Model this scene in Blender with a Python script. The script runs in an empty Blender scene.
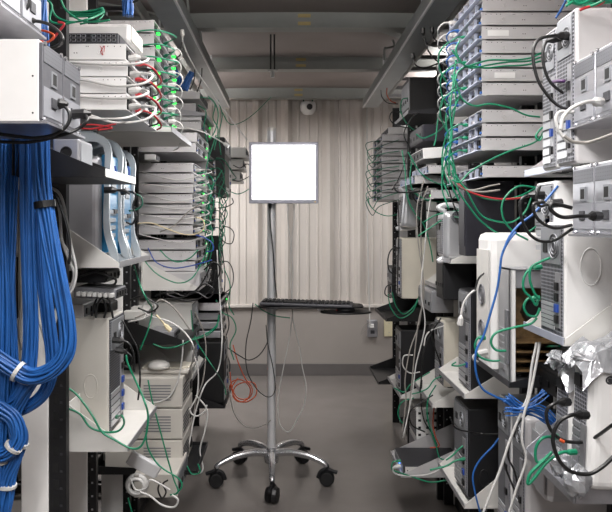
import bpy, math, random
from mathutils import Vector, Matrix
random.seed(7)
S = bpy.context.scene
COL = S.collection
PI = math.pi
# ---------------------------------------------------------------- camera maths
F = 680.0; VX = 288.0; VY = 223.0; H = 1.37
def P(px, py, d):                       # a point seen at a pixel, standing d metres down the aisle
    return Vector(((px-VX)/F*d, d, H-(py-VY)/F*d))
def XX(px, d): return (px-VX)/F*d
def ZZ(py, d): return H-(py-VY)/F*d

# ---------------------------------------------------------------- materials
def lin(h):
    h = h.lstrip('#'); o = []
    for i in (0, 2, 4):
        c = int(h[i:i+2], 16)/255
        o.append(c/12.92 if c <= .04045 else ((c+.055)/1.055)**2.4)
    return (*o, 1)
M = {}
def mat(name, hexc, rough=.5, metal=0., var=.06, scale=9., bump=0., emit=0., trans=0., alpha=1.):
    m = bpy.data.materials.new(name); m.use_nodes = True
    nt = m.node_tree; b = nt.nodes['Principled BSDF']
    b.inputs['Roughness'].default_value = rough; b.inputs['Metallic'].default_value = metal
    c = lin(hexc); b.inputs['Base Color'].default_value = c
    if var > 0:
        tc = nt.nodes.new('ShaderNodeTexCoord'); n = nt.nodes.new('ShaderNodeTexNoise')
        n.inputs['Scale'].default_value = scale; n.inputs['Detail'].default_value = 5
        nt.links.new(tc.outputs['Object'], n.inputs['Vector'])
        r = nt.nodes.new('ShaderNodeValToRGB')
        r.color_ramp.elements[0].position = .3; r.color_ramp.elements[1].position = .7
        r.color_ramp.elements[0].color = tuple(v*(1-var) for v in c[:3])+(1,)
        r.color_ramp.elements[1].color = tuple(min(1, v*(1+var)) for v in c[:3])+(1,)
        nt.links.new(n.outputs['Fac'], r.inputs['Fac']); nt.links.new(r.outputs['Color'], b.inputs['Base Color'])
        if bump > 0:
            bp = nt.nodes.new('ShaderNodeBump'); bp.inputs['Strength'].default_value = bump; bp.inputs['Distance'].default_value = .01
            nt.links.new(n.outputs['Fac'], bp.inputs['Height']); nt.links.new(bp.outputs['Normal'], b.inputs['Normal'])
    if emit > 0:
        b.inputs['Emission Color'].default_value = c; b.inputs['Emission Strength'].default_value = emit
    if trans > 0: b.inputs['Transmission Weight'].default_value = trans
    b.inputs['Alpha'].default_value = alpha
    M[name] = m; return m
mat('white', 'dcdbda', .42, .0); mat('offwhite', 'c9c7c3', .45); mat('beige', 'b3afa5', .5); mat('cream', 'c6c0b2', .5)
mat('steel', 'a9a9ad', .38, .65, .08); mat('server', 'bcbabb', .45, .25, .05); mat('galv', 'b4b4ba', .32, .8, .1, 30)
mat('lavender', 'b0b5c4', .35, .45); mat('darkmetal', '3b3b3f', .5, .3); mat('black', '0c0c0e', .45); mat('blackcase', '131316', .5, .1)
mat('navy', '1d1c26', .5, .1); mat('hole', '0a0a0b', .8); mat('midgrey', '77777b', .5, .3); mat('slotgrey', '8d8f93', .45, .5, .1)
mat('chrome', 'cfcfd2', .24, .85, .04); mat('alu', 'd0d0d2', .4, .35, .04); mat('postwhite', 'cfccc8', .5); mat('busway', '85898a', .42, .35, .06)
mat('green', '0b7554', .45, 0, .08); mat('darkgreen', '084a39', .5); mat('blue', '1f5699', .42, 0, .18, 14); mat('navycable', '20418c', .45)
mat('red', 'a3262c', .5); mat('orange', 'b84a26', .5); mat('purple', '43204f', .5); mat('whitecable', 'b8b7b5', .5); mat('greycable', '85817c', .5)
mat('blackcable', '131314', .4); mat('creamcable', 'cdbf9c', .5); mat('teal', '0f6590', .3, 0, .1); mat('frost', 'b4bcc2', .25, 0, .05, trans=.35)
mat('yellow', 'c9a13a', .4); mat('brass', 'b09a68', .4, .5); mat('pcb', '6b5436', .6, .1, .35, 60); mat('keyblack', '18181a', .5)
mat('led_green', '25e84a', .4, emit=1.6, var=0); mat('led_blue', '4d8bff', .4, emit=4, var=0); mat('screen', 'ffffff', .4, emit=9, var=0)
mat('lamp', 'fff6ea', .4, emit=6, var=0); mat('wallpaint', 'c2bcb6', .5, .05, .05, 3, .05); mat('wainscot', '948e89', .55, 0, .04, 3)
mat('skirting', '5d5958', .6); mat('ceil', '8b827e', .75, 0, .08, 2.5, .1); mat('beam', '898a86', .5, .15, .08, 5)
mat('sidewall', '77716d', .7, 0, .06, 3); mat('ivory', 'cfc7a8', .5); mat('wrap', 'eef0f4', .08, 0, 0, trans=.85); mat('foil', 'c4c6ca', .12, .35, .15, 40, .3, trans=.45)
mat('floor', '6c6764', .25, 0, .09, 3.2, .03); mat('beigecase', 'b3afa8', .5); mat('greentape', '9fb24a', .6)
mat('galv_shaded', '626267', .45, .5, .1, 30); mat('lightpost', 'e4e2e0', .5); mat('keycase', '3c3c42', .5); mat('bezel', '8f8f9a', .4, .2)  # first metal is galv with the left modules' shade in its colour
mat('silver', 'bcbdc0', .3, .55, .05)
def perf(name, base, hole, sc):          # punched sheet: dark dots of the sheet's own holes
    m = mat(name, base, .45, .5, 0); nt = m.node_tree; b = nt.nodes['Principled BSDF']
    tc = nt.nodes.new('ShaderNodeTexCoord'); v = nt.nodes.new('ShaderNodeTexVoronoi'); v.inputs['Scale'].default_value = sc
    v.inputs['Randomness'].default_value = 0
    nt.links.new(tc.outputs['Object'], v.inputs['Vector'])
    r = nt.nodes.new('ShaderNodeValToRGB'); r.color_ramp.elements[0].position = .38; r.color_ramp.elements[1].position = .46
    r.color_ramp.elements[0].color = lin(hole); r.color_ramp.elements[1].color = lin(base)
    nt.links.new(v.outputs['Distance'], r.inputs['Fac']); nt.links.new(r.outputs['Color'], b.inputs['Base Color'])
perf('perfgrey', '9a9ba1', '2a2a2e', 120); perf('perfdark', '6f7075', '17171a', 140)

# ---------------------------------------------------------------- mesh builder
class MB:
    def __init__(s): s.v = []; s.f = []; s.m = []
    def add(s, vs, fs, mi=0):
        n = len(s.v); s.v += [tuple(v) for v in vs]
        for f in fs: s.f.append(tuple(i+n for i in f)); s.m.append(mi)
    def box(s, x0, x1, y0, y1, z0, z1, mi=0):
        x0, x1 = sorted((x0, x1)); y0, y1 = sorted((y0, y1)); z0, z1 = sorted((z0, z1))
        s.add([(x0,y0,z0),(x1,y0,z0),(x1,y1,z0),(x0,y1,z0),(x0,y0,z1),(x1,y0,z1),(x1,y1,z1),(x0,y1,z1)],
              [(3,2,1,0),(4,5,6,7),(0,1,5,4),(1,2,6,5),(2,3,7,6),(3,0,4,7)], mi); return s
    def prism(s, poly, a0, a1, axis='y', mi=0):      # poly in the two other axes, extruded along axis
        def T(p, a): return (p[0], a, p[1]) if axis == 'y' else ((a, p[0], p[1]) if axis == 'x' else (p[0], p[1], a))
        n = len(poly)
        ar = sum(poly[i][0]*poly[(i+1)%n][1]-poly[(i+1)%n][0]*poly[i][1] for i in range(n))
        if (ar < 0) != (axis == 'y'): poly = poly[::-1]
        if axis == 'y': pass
        vs = [T(p, a0) for p in poly]+[T(p, a1) for p in poly]
        fs = [tuple(range(n))[::-1], tuple(range(n, 2*n))]+[(i, (i+1)%n, n+(i+1)%n, n+i) for i in range(n)]
        s.add(vs, fs, mi); return s
    def cyl(s, p0, p1, r, n=16, mi=0, r1=None):
        p0 = Vector(p0); p1 = Vector(p1); r1 = r if r1 is None else r1
        t = (p1-p0).normalized(); a = t.orthogonal().normalized(); b = t.cross(a)
        vs = []
        for p, rr in ((p0, r), (p1, r1)):
            for k in range(n): vs.append(p+(a*math.cos(2*PI*k/n)+b*math.sin(2*PI*k/n))*rr)
        s.add(vs, [tuple(range(n))[::-1], tuple(range(n, 2*n))]+[(k, (k+1)%n, n+(k+1)%n, n+k) for k in range(n)], mi); return s
    def ring(s, c, ax, R1, r, n=24, mi=0, sx=1., sz=1.):      # torus; ax normal
        c = Vector(c); t = Vector(ax).normalized(); a = Vector((0,0,1)) if abs(t.z) < .9 else Vector((1,0,0)); b = t.cross(a); m = 6
        vs = []
        for i in range(n):
            th = 2*PI*i/n; dirv = a*math.cos(th)*sz+b*math.sin(th)*sx; dn = dirv.normalized()
            for j in range(m):
                ph = 2*PI*j/m; vs.append(c+dirv*R1+dn*math.cos(ph)*r+t*math.sin(ph)*r)
        s.add(vs, [(i*m+j, ((i+1)%n)*m+j, ((i+1)%n)*m+(j+1)%m, i*m+(j+1)%m) for i in range(n) for j in range(m)], mi); return s
    def tube(s, pts, r, n=8, mi=0, rads=None, closed_ends=True):
        pts = [Vector(p) for p in pts]; t0 = (pts[1]-pts[0]).normalized(); a = t0.orthogonal().normalized(); vs = []
        N = len(pts)
        for i, p in enumerate(pts):
            t = (pts[min(i+1, N-1)]-pts[max(i-1, 0)])
            if t.length < 1e-9: t = t0
            t.normalize(); a = (a-t*a.dot(t))
            if a.length < 1e-6: a = t.orthogonal()
            a.normalize(); b = t.cross(a); rr = rads[i] if rads else r
            for k in range(n): vs.append(p+(a*math.cos(2*PI*k/n)+b*math.sin(2*PI*k/n))*rr)
        fs = [(i*n+k, i*n+(k+1)%n, (i+1)*n+(k+1)%n, (i+1)*n+k) for i in range(N-1) for k in range(n)]
        if closed_ends: fs += [tuple(range(n))[::-1], tuple(range((N-1)*n, N*n))]
        s.add(vs, fs, mi); return s
    def lathe(s, prof, n=24, mi=0, c=(0,0,0)):
        vs = []
        for r, z in prof:
            for k in range(n): vs.append((c[0]+r*math.cos(2*PI*k/n), c[1]+r*math.sin(2*PI*k/n), c[2]+z))
        L = len(prof)
        s.add(vs, [(i*n+k, i*n+(k+1)%n, (i+1)*n+(k+1)%n, (i+1)*n+k) for i in range(L-1) for k in range(n)]+[tuple(range(n))[::-1], tuple(range((L-1)*n, L*n))], mi); return s
    def build(s, name, mats, parent=None, bevel=0., smooth=False, seg=2):
        me = bpy.data.meshes.new(name); me.from_pydata(s.v, [], s.f)
        for m in ([mats] if isinstance(mats, str) else mats): me.materials.append(M[m])
        me.polygons.foreach_set('material_index', s.m)
        if smooth: me.polygons.foreach_set('use_smooth', [True]*len(s.f))
        me.update(); o = bpy.data.objects.new(name, me); COL.objects.link(o)
        if parent: o.parent = parent
        if bevel > 0:
            b = o.modifiers.new('bevel', 'BEVEL'); b.width = bevel; b.segments = seg; b.limit_method = 'ANGLE'; b.angle_limit = .6
        return o
def catmull(pts, k=8):
    pts = [Vector(p) for p in pts]
    if len(pts) < 3: return [pts[0].lerp(pts[-1], i/k) for i in range(k+1)]
    q = [pts[0]*2-pts[1]]+pts+[pts[-1]*2-pts[-2]]; out = []
    for i in range(1, len(q)-2):
        a, b, c, d = q[i-1:i+3]
        for j in range(k):
            t = j/k
            out.append(.5*((2*b)+(c-a)*t+(2*a-5*b+4*c-d)*t*t+(3*b-a-3*c+d)*t**3))
    out.append(pts[-1]); return out
def tag(o, label=None, cat=None, group=None, kind=None):
    if label: o['label'] = label
    if cat: o['category'] = cat
    if group: o['group'] = group
    if kind: o['kind'] = kind
    return o
def empty(name, loc, label, cat, group=None, rz=0, rot=None):
    o = bpy.data.objects.new(name, None); COL.objects.link(o); o.location = loc; o.rotation_euler = rot or (0, 0, rz)
    o.empty_display_size = .05
    return tag(o, label, cat, group)
def dup(root, loc, label, group=None):
    r = root.copy(); COL.objects.link(r); r.location = loc; r['label'] = label
    if group: r['group'] = group
    for ch in list(root.children):
        c = ch.copy(); COL.objects.link(c); c.parent = r
        for g in list(ch.children):
            e = g.copy(); COL.objects.link(e); e.parent = c
    return r
def struct(o): o['kind'] = 'structure'; return o
ORD = ['topmost','second','third','fourth','fifth','sixth','seventh','eighth','ninth','tenth','eleventh','twelfth','thirteenth']

# ---------------------------------------------------------------- the room
YB = 6.13; YF = -1.6; XL = -1.62; XR = 1.80
struct(MB().box(XL-.1, XR+.1, YF-.1, YB+.1, -.1, 0).build('floor', 'floor'))
def ceil_z(x):
    u = (x-.09)/1.75; return 2.535-.055*u*u
b = MB(); n = 14; xs = [XL-.1+(XR-XL+.2)*i/n for i in range(n+1)]
for i in range(n):
    xa, xb = xs[i], xs[i+1]
    b.prism([(xa, ceil_z(xa)), (xb, ceil_z(xb)), (xb, 2.75), (xa, 2.75)], YF-.1, YB+.1, 'y')
struct(b.build('ceiling', 'ceil'))
struct(MB().box(XL-.1, XL, YF-.1, YB+.1, 0, 2.7).build('wall_left', 'sidewall'))
struct(MB().box(XR, XR+.1, YF-.1, YB+.1, 0, 2.7).build('wall_right', 'sidewall'))
struct(MB().box(XL, XR, YF-.1, YF, 0, 2.7).build('wall_front', 'sidewall'))
# corrugated back wall: folded sheet, two sheets meeting at a seam
ZC = ZZ(305, YB)
b = MB(); b.box(XL, XR, YB+.0, YB+.1, 0, 2.7)
def rib(x0, x1, depth, edge=.02):
    b.prism([(x0, YB), (x1, YB), (x1-edge, YB-depth), (x0+edge, YB-depth)], ZC, 2.7, 'z')
for px0, px1, dp in ((226,231,.02),(236,240,.014),(244,247,.01),(252,262,.055),(266,269,.01),(273,277,.012),(281,292,.055),(297,300,.01),(306,310,.012),(316,319,.01),
                  (322,334,.055),(338,341,.012),(346,350,.014),(354,363,.03),(366,368,.02),(371,374,.012),(380,383,.012),(388,399,.055),(404,407,.01),(413,416,.012),(424,436,.055),(444,447,.01),(456,468,.055),
                  (192,204,.055),(210,213,.012),(218,221,.01),(160,172,.035)):
    rib(XX(px0, YB), XX(px1, YB), dp, (px1-px0)/111*.36)
struct(b.build('wall_back', 'wallpaint'))
struct(MB().box(XL, XR, YB-.045, YB, ZC-.018, ZC+.008).build('trim_1', 'wallpaint', bevel=.004))
struct(MB().box(XL, XR, YB-.012, YB, .09, ZC-.018).build('trim_2', 'wainscot'))
struct(MB().box(XL, XR, YB-.024, YB, 0, .105).build('baseboard_back', 'skirting', bevel=.003))
# roof beams with bolted splice plates
for k, yb in enumerate((1.7, 2.74, 3.776, 4.78, 5.87)):
    r = empty('ceiling_beam', (0.09, yb, 2.45), ('grey steel roof beam just above the frame, nearest the camera','grey steel roof beam crossing over the equipment racks out of frame',
        'nearest visible grey roof beam arching across the aisle','middle grey roof beam crossing behind the hanging antenna','farthest grey roof beam along the top of the corrugated wall')[k], 'roof beam', 'roof beams crossing the aisle')
    bb = MB(); n = 12
    for i in range(n):
        a = -1.7+3.4*i/n; c = a+3.4/n
        bb.prism([(a, 0), (c, 0), (c, ceil_z(c+.09)-2.45), (a, ceil_z(a+.09)-2.45)], -.02, .02, 'y')
    bb.box(-1.7, 1.7, -.045, .045, -.008, 0); bb.build('web', 'beam', r)
    for zz in (0.055, .012):
        MB().box(-.035, .035, -.027, -.02, zz, zz+.018).cyl((-.02,-.03,zz+.009),(-.02,-.02,zz+.009),.006).cyl((.02,-.03,zz+.009),(.02,-.02,zz+.009),.006).build('splice_plate', 'brass', r)
for lab, a, c, yy in (('grey flat brace running diagonally over the ceiling right of centre', .35, 1.5, (4.1, 3.2)), ('grey diagonal brace on the ceiling behind the first roof beam', .5, 1.5, (4.0, 5.0)), ('grey diagonal brace on the ceiling at upper left', -.35, -1.5, (4.1, 3.1))):
    p0 = Vector((a, yy[0], ceil_z(a)-.006)); p1 = Vector((c, yy[1], ceil_z(c)-.006)); dv = (p1-p0).normalized(); nn = Vector((-dv.y, dv.x, 0))*.035
    bb = MB(); vs = [p0-nn, p0+nn, p1+nn, p1-nn]; bb.add(vs+[v+Vector((0,0,.02)) for v in vs], [(0,1,2,3),(7,6,5,4),(0,4,5,1),(1,5,6,2),(2,6,7,3),(3,7,4,0)])
    tag(bb.build('ceiling_strip', 'beam'), lab, 'strip', 'strips on the ceiling')  # flat diagonal strips laid just under the ceiling

# ceiling lamps (unseen fixtures over the aisle and the far racks)
def lamp(x, y, z, L, label, power, rz=0, upk=.8):
    r = empty('ceiling_light', (x, y, z), label, 'ceiling light', 'tube lights over the aisle', rz)
    MB().box(-.09, .09, -L/2, L/2, .03, .07).build('housing', 'white', r, .005)
    MB().box(-.075, .075, -L/2+.02, L/2-.02, .005, .03).build('diffuser', 'lamp', r, .008)
    for s in (-1, 1): MB().cyl((0, s*L*.35, .07), (0, s*L*.35, ceil_z(x)-z+.01), .006).build('hanger', 'alu', r)
    li = bpy.data.lights.new('tube', 'AREA'); li.shape = 'RECTANGLE'; li.size = .15; li.size_y = L; li.energy = power; li.color = (1, .99, .985)
    o = bpy.data.objects.new('tube', li); COL.objects.link(o); o.parent = r; o.location = (0, 0, 0)
    up = li.copy(); up.energy = power*upk; o2 = bpy.data.objects.new('uplight_fill', up); COL.objects.link(o2); o2.parent = r; o2.location = (0, 0, .075); o2.rotation_euler = (PI, 0, 0)  # extra upward light added to brighten the ceiling
    return r
lamp(-.05, -.75, 2.22, 1.3, 'long white tube light behind the camera', 50, upk=.6)
lamp(.12, .80, 2.15, 1.2, 'long white tube light over the near end of the aisle', 26, upk=1.6)
lamp(.1, 2.08, 2.27, .8, 'white tube light over the middle of the aisle, above the frame', 20, upk=2.4)
lamp(-1.08, 4.9, 2.30, 1.0, 'unseen tube light added over the far left racks', 60, upk=.9)  # added out of view to brighten the back wall
lamp(1.16, 4.9, 2.30, 1.0, 'unseen tube light added over the far right racks', 24, upk=.6)  # weaker added partner, hidden behind the right-hand equipment

# ---------------------------------------------------------------- busways and ladders overhead
def busway(X0, X1, label):
    r = empty('power_busway', ((X0+X1)/2, 2.0, 2.27), label, 'busway', 'grey power busways over the racks'); w = abs(X1-X0)/2
    sgn = 1 if X0 < 0 else -1     # aisle side
    MB().box(-w, w, -2.6, 3.3, 0, .004).box(-w, -w+.004, -2.6, 3.3, .004, .07).box(w-.004, w, -2.6, 3.3, .004, .07).build('channel', 'busway', r)
    MB().box(sgn*w-.004, sgn*w+.004, -2.6, 3.3, -.006, .006).build('lip', 'alu', r)
    for yy in (1.35, 2.7): MB().cyl((sgn*-w*.3, yy, .004), (sgn*-w*.3, yy, ceil_z(X0)-2.27), .005, 8).build('hanger_rod', 'alu', r)
    return r
busway(-.57, -.456, 'grey overhead power busway above the left racks')
busway(.70, .585, 'grey overhead power busway above the right racks')
def ladder(X0, X1, z, label, y1=3.7):
    r = empty('cable_ladder', ((X0+X1)/2, 2.0, z), label, 'cable ladder', 'overhead cable ladders'); w = abs(X1-X0)/2
    for s in (-1, 1): MB().box(s*w-.008, s*w+.008, -2.4, y1-2, 0, .05).build('side_rail', 'beam', r)
    yy = -2.2
    while yy < y1-2: MB().box(-w, w, yy-.012, yy+.012, .005, .025).build('rung', 'midgrey', r); yy += .3
    for yy in (-.3, 1.6):
        for s in (-1, 1): MB().cyl((s*w, yy, .05), (s*w, yy, ceil_z((X0+X1)/2+s*w)-z), .005, 8).build('hanger_rod', 'alu', r)
ladder(-.96, -.68, 2.33, 'grey ladder tray carrying blue cables over the left racks', 5.2)
ladder(.76, 1.02, 2.33, 'grey ladder tray carrying green cables over the right racks', 5.2)

# ---------------------------------------------------------------- racks
def rack(side, y0, y1, xf, label, white='lightpost', rw=.045):
    s = -1 if side == 'L' else 1; xb = s*1.42
    r = empty('equipment_rack', (s*xf, (y0+y1)/2, 0), label, 'rack', 'open racks along the '+('left' if side == 'L' else 'right')+' of the aisle')
    hw = (y1-y0)/2; L = abs(xb)-xf
    for e in (-1, 1):
        yo = e*hw
        b = MB(); b.box(s*rw, s*.115, yo-.018, yo+.018, .0, 2.16); b.build('upright_post', white, r, .003)
        b = MB(); b.box(0, s*rw, yo-.012, yo+.012, 0, 2.16, 0)
        z = .1
        while z < 2.1:
            b.box(s*.010, s*.016, yo-.0130, yo+.0130, z, z+.006, 1 if y0 > 2 else 2); b.box(s*.019, s*.019+s*rw*.3, yo-.0135, yo+.0135, z, z+.026, 3); z += .0445
        b.build('mounting_rail', ['blackcase', 'steel', 'darkmetal', 'hole'], r)
        MB().box(s*(L-.05), s*L, yo-.018, yo+.018, 0, 2.16).build('rear_post', 'black', r)
        for zz in (.02, 2.12): MB().box(s*.1, s*(L-.04), yo-.012, yo+.012, zz, zz+.04).build('side_beam', 'black', r)
    MB().box(s*(L), s*(L+.015), -hw, hw, .05, 2.14).build('dark_backing', 'blackcase', r)  # added black sheet standing in for the darkness behind the racks
    for zz in (0, 2.12): MB().box(s*.05, s*.11, -hw+.018, hw-.018, zz, zz+.04).build('cross_beam', 'black', r)
    return r
rack('L', 1.08, 1.775, .575, 'nearest left rack, behind the hanging blue cable bundles')
rack('L', 2.28, 2.765, .64, 'left rack in front of the beige desktop computers, with white uprights', rw=.028)
rack('L', 2.905, 3.41, .64, 'third rack on the left, holding the stack of grey servers')
rack('L', 3.47, 3.98, .62, 'fourth rack on the left, full of green cables')
rack('L', 4.06, 4.6, .60, 'farthest rack on the left side of the aisle')
rack('R', 1.20, 1.70, .86, 'nearest right rack behind the perforated chassis')
rack('R', 1.78, 2.28, .84, 'second rack on the right, holding the tall server stack')
rack('R', 2.34, 2.80, .80, 'third rack on the right, holding black towers')
rack('R', 2.86, 3.32, .76, 'fourth rack on the right, with silver towers')
rack('R', 3.38, 3.88, .74, 'fifth rack on the right, under the black box')
rack('R', 4.09, 4.68, .72, 'farthest rack on the right side of the aisle')

# ---------------------------------------------------------------- equipment kits (local: aisle face at x=0, body towards -x, y = along the aisle, z up)
def root_at(name, side, pxc, pyb, d, w, label, cat, group=None, tilt=0):
    X = XX(pxc, d); z = ZZ(pyb, d)
    return empty(name, (X, d+w/2, z), label, cat, group, rot=(0, tilt, 0 if side == 'L' else PI))
def server_parts(r, w, L, h, case='server', style='A', rnd=0):
    rng = random.Random(rnd)
    b = MB(); b.box(-L, -.012, -w/2, w/2, .0012, h-.0012, 0)
    b.box(-L, 0, -w/2, w/2, .0012, .0030, 0); b.box(-L, 0, -w/2, w/2, h-.0030, h-.0012, 0)
    b.box(-.012, 0, -w/2, -w/2+.002, .003, h-.003, 0); b.box(-.012, 0, w/2-.002, w/2, .003, h-.003, 0)
    for sy in (-1, 1):                          # both side faces carry screws, slots, a knockout
        y = sy*(w/2+.0004)
        for xx in (-.014, -.030, -.048, -.060, -.10, -.105, -.16, -.21, -.215, -.27, -.34):
            b.cyl((xx, sy*w/2-sy*.001, h*.82), (xx, y, h*.82), .0014, 6, 1)
        b.ring((-.07, sy*w/2, h*.45), (0, 1, 0), .0050, .0011, 12, 0)
        for xx in (-.13, -.137, -.24, -.247): b.cyl((xx, sy*w/2-sy*.001, h*.42), (xx, y, h*.42), .0016, 6, 1)
    b.build('chassis', [case, 'hole'], r)
    MB().box(-.0125, -.0105, -w/2+.002, w/2-.002, .003, h-.003).build('rear_panel', 'slotgrey' if style != 'B' else 'silver', r)
    if style == 'B':
        b = MB(); b.box(-.002, .014, -w/2, w/2, .001, .0042)
        for k in range(6): b.box(-.010, .004, -w/2+w*k/6, -w/2+w*k/6+.0025, .004, h-.003)
        b.build('port_frame', 'lavender', r)
    # power supply socket with its inlet, fan grille, ports, lamp
    for sy, nm in ((-1, 0), (1, 1)):
        b = MB(); y = sy*w*.34
        b.box(-.011, -.006, y-.020, y+.020, h*.15, h*.85, 0); b.box(-.0065, -.0052, y-.012, y+.012, h*.25, h*.7, 1)
        b.build('power_inlet', ['black', 'hole'], r)
    b = MB()
    for k in range(9): b.box(-.011, -.008, -.055+k*.007, -.052+k*.007, h*.2, h*.8)
    b.build('vent_grille', 'darkmetal', r)
    for k in range(3):
        y = .03+k*.02; b = MB(); b.box(-.011, -.004, y-.008, y+.008, h*.2, h*.62, 0); b.box(-.0045, -.0035, y-.006, y+.006, h*.27, h*.55, 1)
        b.build('network_port', [rng.choice(['silver', 'darkmetal', 'steel']), 'hole'], r)
    for k in range(2):
        MB().box(-.011, (.006 if style == 'G' else -.001), w*.42-k*.33, w*.42-k*.33+(.018 if style == 'G' else .008), h*.3, h*.45).build('status_lamp', {'G': 'led_green', 'A': ('led_green', 'navycable')[k], 'B': 'blue', 'N': 'navycable'}[style], r)
def stack(side, pxc, pyb, d, n, label_of, group, w=.43, L=.6, pitch=.0445, case='server', style='A', jig=.004, top_extra=0):
    base = root_at('rack_server', side, pxc, pyb, d, w, 'x', 'server', group); server_parts(base, w, L, pitch-.0006, case, style, n*7)
    loc = base.location.copy(); out = []; s = 1 if side == 'L' else -1
    for i in range(n):       # i from the bottom
        p = loc+Vector((random.uniform(-jig, jig), 0, i*pitch)); lab = label_of(n-1-i)
        if i == 0: base.location = p; base['label'] = lab; o = base
        else: o = dup(base, p, lab, group)
        out.append(o)
    return out
def tower_parts(r, w, L, h, case='white', face='perfgrey', slots=7, oval=False, ov=(.24, -.06, 1.), psu_top=True, bev=.006, sidepanel=None, blueports=False):
    MB().box(-L, -.004, -w/2, w/2, .006, h).build('case', case, r, bev, seg=3)
    for sx in (-.04, -L+.04):
        for sy in (-1, 1): MB().box(sx-.015, sx+.015, sy*w*.32-.012, sy*w*.32+.012, 0, .008).build('foot', 'black', r)
    MB().box(-.005, -.001, -w/2+.006, w/2-.006, .012, h-.006).build('rear_panel', face, r, .001)
    b = MB(); zt = h-.012
    b.box(-.002, .002, -w/2+.012, w/2-.012, zt-.085, zt, 0)
    b.box(.001, .004, -w*.30, -w*.30+.026, zt-.06, zt-.036, 1)
    b.build('power_supply', ['slotgrey', 'hole'], r, .001)
    fr = min(.028, w*.22); b = MB()
    for q in (1, .68, .36): b.ring((.003, w*.16, zt-.043), (1, 0, 0), fr*q, .0012, 20)
    b.cyl((-.001, w*.16, zt-.043), (.0025, w*.16, zt-.043), fr, 20, 1)
    b.build('fan_grille', ['slotgrey', 'darkmetal'], r)
    z0 = .022; sp = min(.0203, (h-.2)/max(slots, 1)*.9)
    for k in range(slots):
        MB().box(-.002, .0015, -w/2+.014, w*.16, z0+k*sp, z0+k*sp+sp*.72).build('slot_cover', 'silver', r)
    b = MB(); zz = z0+slots*sp+.012
    b.box(-.002, .002, w*.20, w*.40, .03, h-.115, 0)
    b.build('port_plate', 'steel', r)
    for k in range(4):
        z = .04+k*(h-.17)/4; MB().box(.001, .007, w*.24, w*.36, z, z+.018).build('port', 'navycable' if (blueports and k < 3) or k == 1 else 'black', r)
    if oval:
        b = MB()
        for sy in (-1, 1): b.ring((ov[1], sy*w/2, h*ov[0]), (0, 1, 0), .022*ov[2], .0016, 28, 0, .75, 1.35)
        b.build('embossed_ring', case, r, smooth=True)
    if sidepanel:
        for sy in (-1, 1): MB().box(-L+.01, -.012, sy*w/2-.001, sy*w/2+.0015, .014, h-.008).build('side_panel', sidepanel, r, .001)
def tower(side, pxc, pyb, pyt, d, w, label, L=.42, name='tower_computer', group='tower computers standing on rack shelves', tilt=0, h=None, **k):
    r = root_at(name, side, pxc, pyb, d, w, label, 'computer', group, tilt)
    h = h or (pyb-pyt)/F*d; tower_parts(r, w, L, h, **k); return r
def shelf(side, pxc, pyb, d, w, label, L=.36, gh=.27, mat_='offwhite', lipm='steel', under=None, gx=None):
    r = root_at('cantilever_shelf', side, pxc, pyb, d, w, label, 'shelf', 'cantilever shelves bolted to the racks')
    r.location.z -= .0
    MB().box(-L, 0, -w/2, w/2, -.0025, 0).build('shelf_pan', mat_, r)
    for e in (-1, 1):
        y = e*w/2
        MB().prism([(-.004, 0), (-.004, .012), (-L*.97, gh), (-L, gh), (-L, 0)], y-.001*(1+e)-.0005, y+.001*(1-e)+.0005, 'y').build('gusset', mat_, r)
    MB().box(-.002, .001, -w/2, w/2, -.002, .016).build('front_lip', lipm, r, .0008)
    b = MB()
    for e in (-1, 1):
        for z in (.03, gh-.03): b.cyl((-L, e*(w/2-.02), z), (-L+.006, e*(w/2-.02), z), .006, 8)
    b.box(-L-.003, -L, -w/2-.02, w/2+.02, 0, gh); b.build('mounting_flange', mat_, r)
    return r
def boxdev(side, pxc, pyb, pyt, d, w, label, L=.3, case='white', name='network_box', cat='device', group=None, h=None, ports=True, bev=.004, tilt=0, face='darkmetal', portm='black'):
    r = root_at(name, side, pxc, pyb, d, w, label, cat, group, tilt); h = h or (pyb-pyt)/F*d
    MB().box(-L, -.002, -w/2, w/2, 0, h).build('case', case, r, min(bev, h*.2))
    MB().box(-.003, .0005, -w/2+.008, w/2-.008, h*.12, h*.88).build('face_panel', face, r)
    if ports:
        n = 4
        for k in range(n):
            y = -w*.38+k*w*.25; MB().box(0, .004, y-.008, y+.008, h*.3, h*.3+min(.016, h*.4)).build('port', portm, r)
    return r

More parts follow.
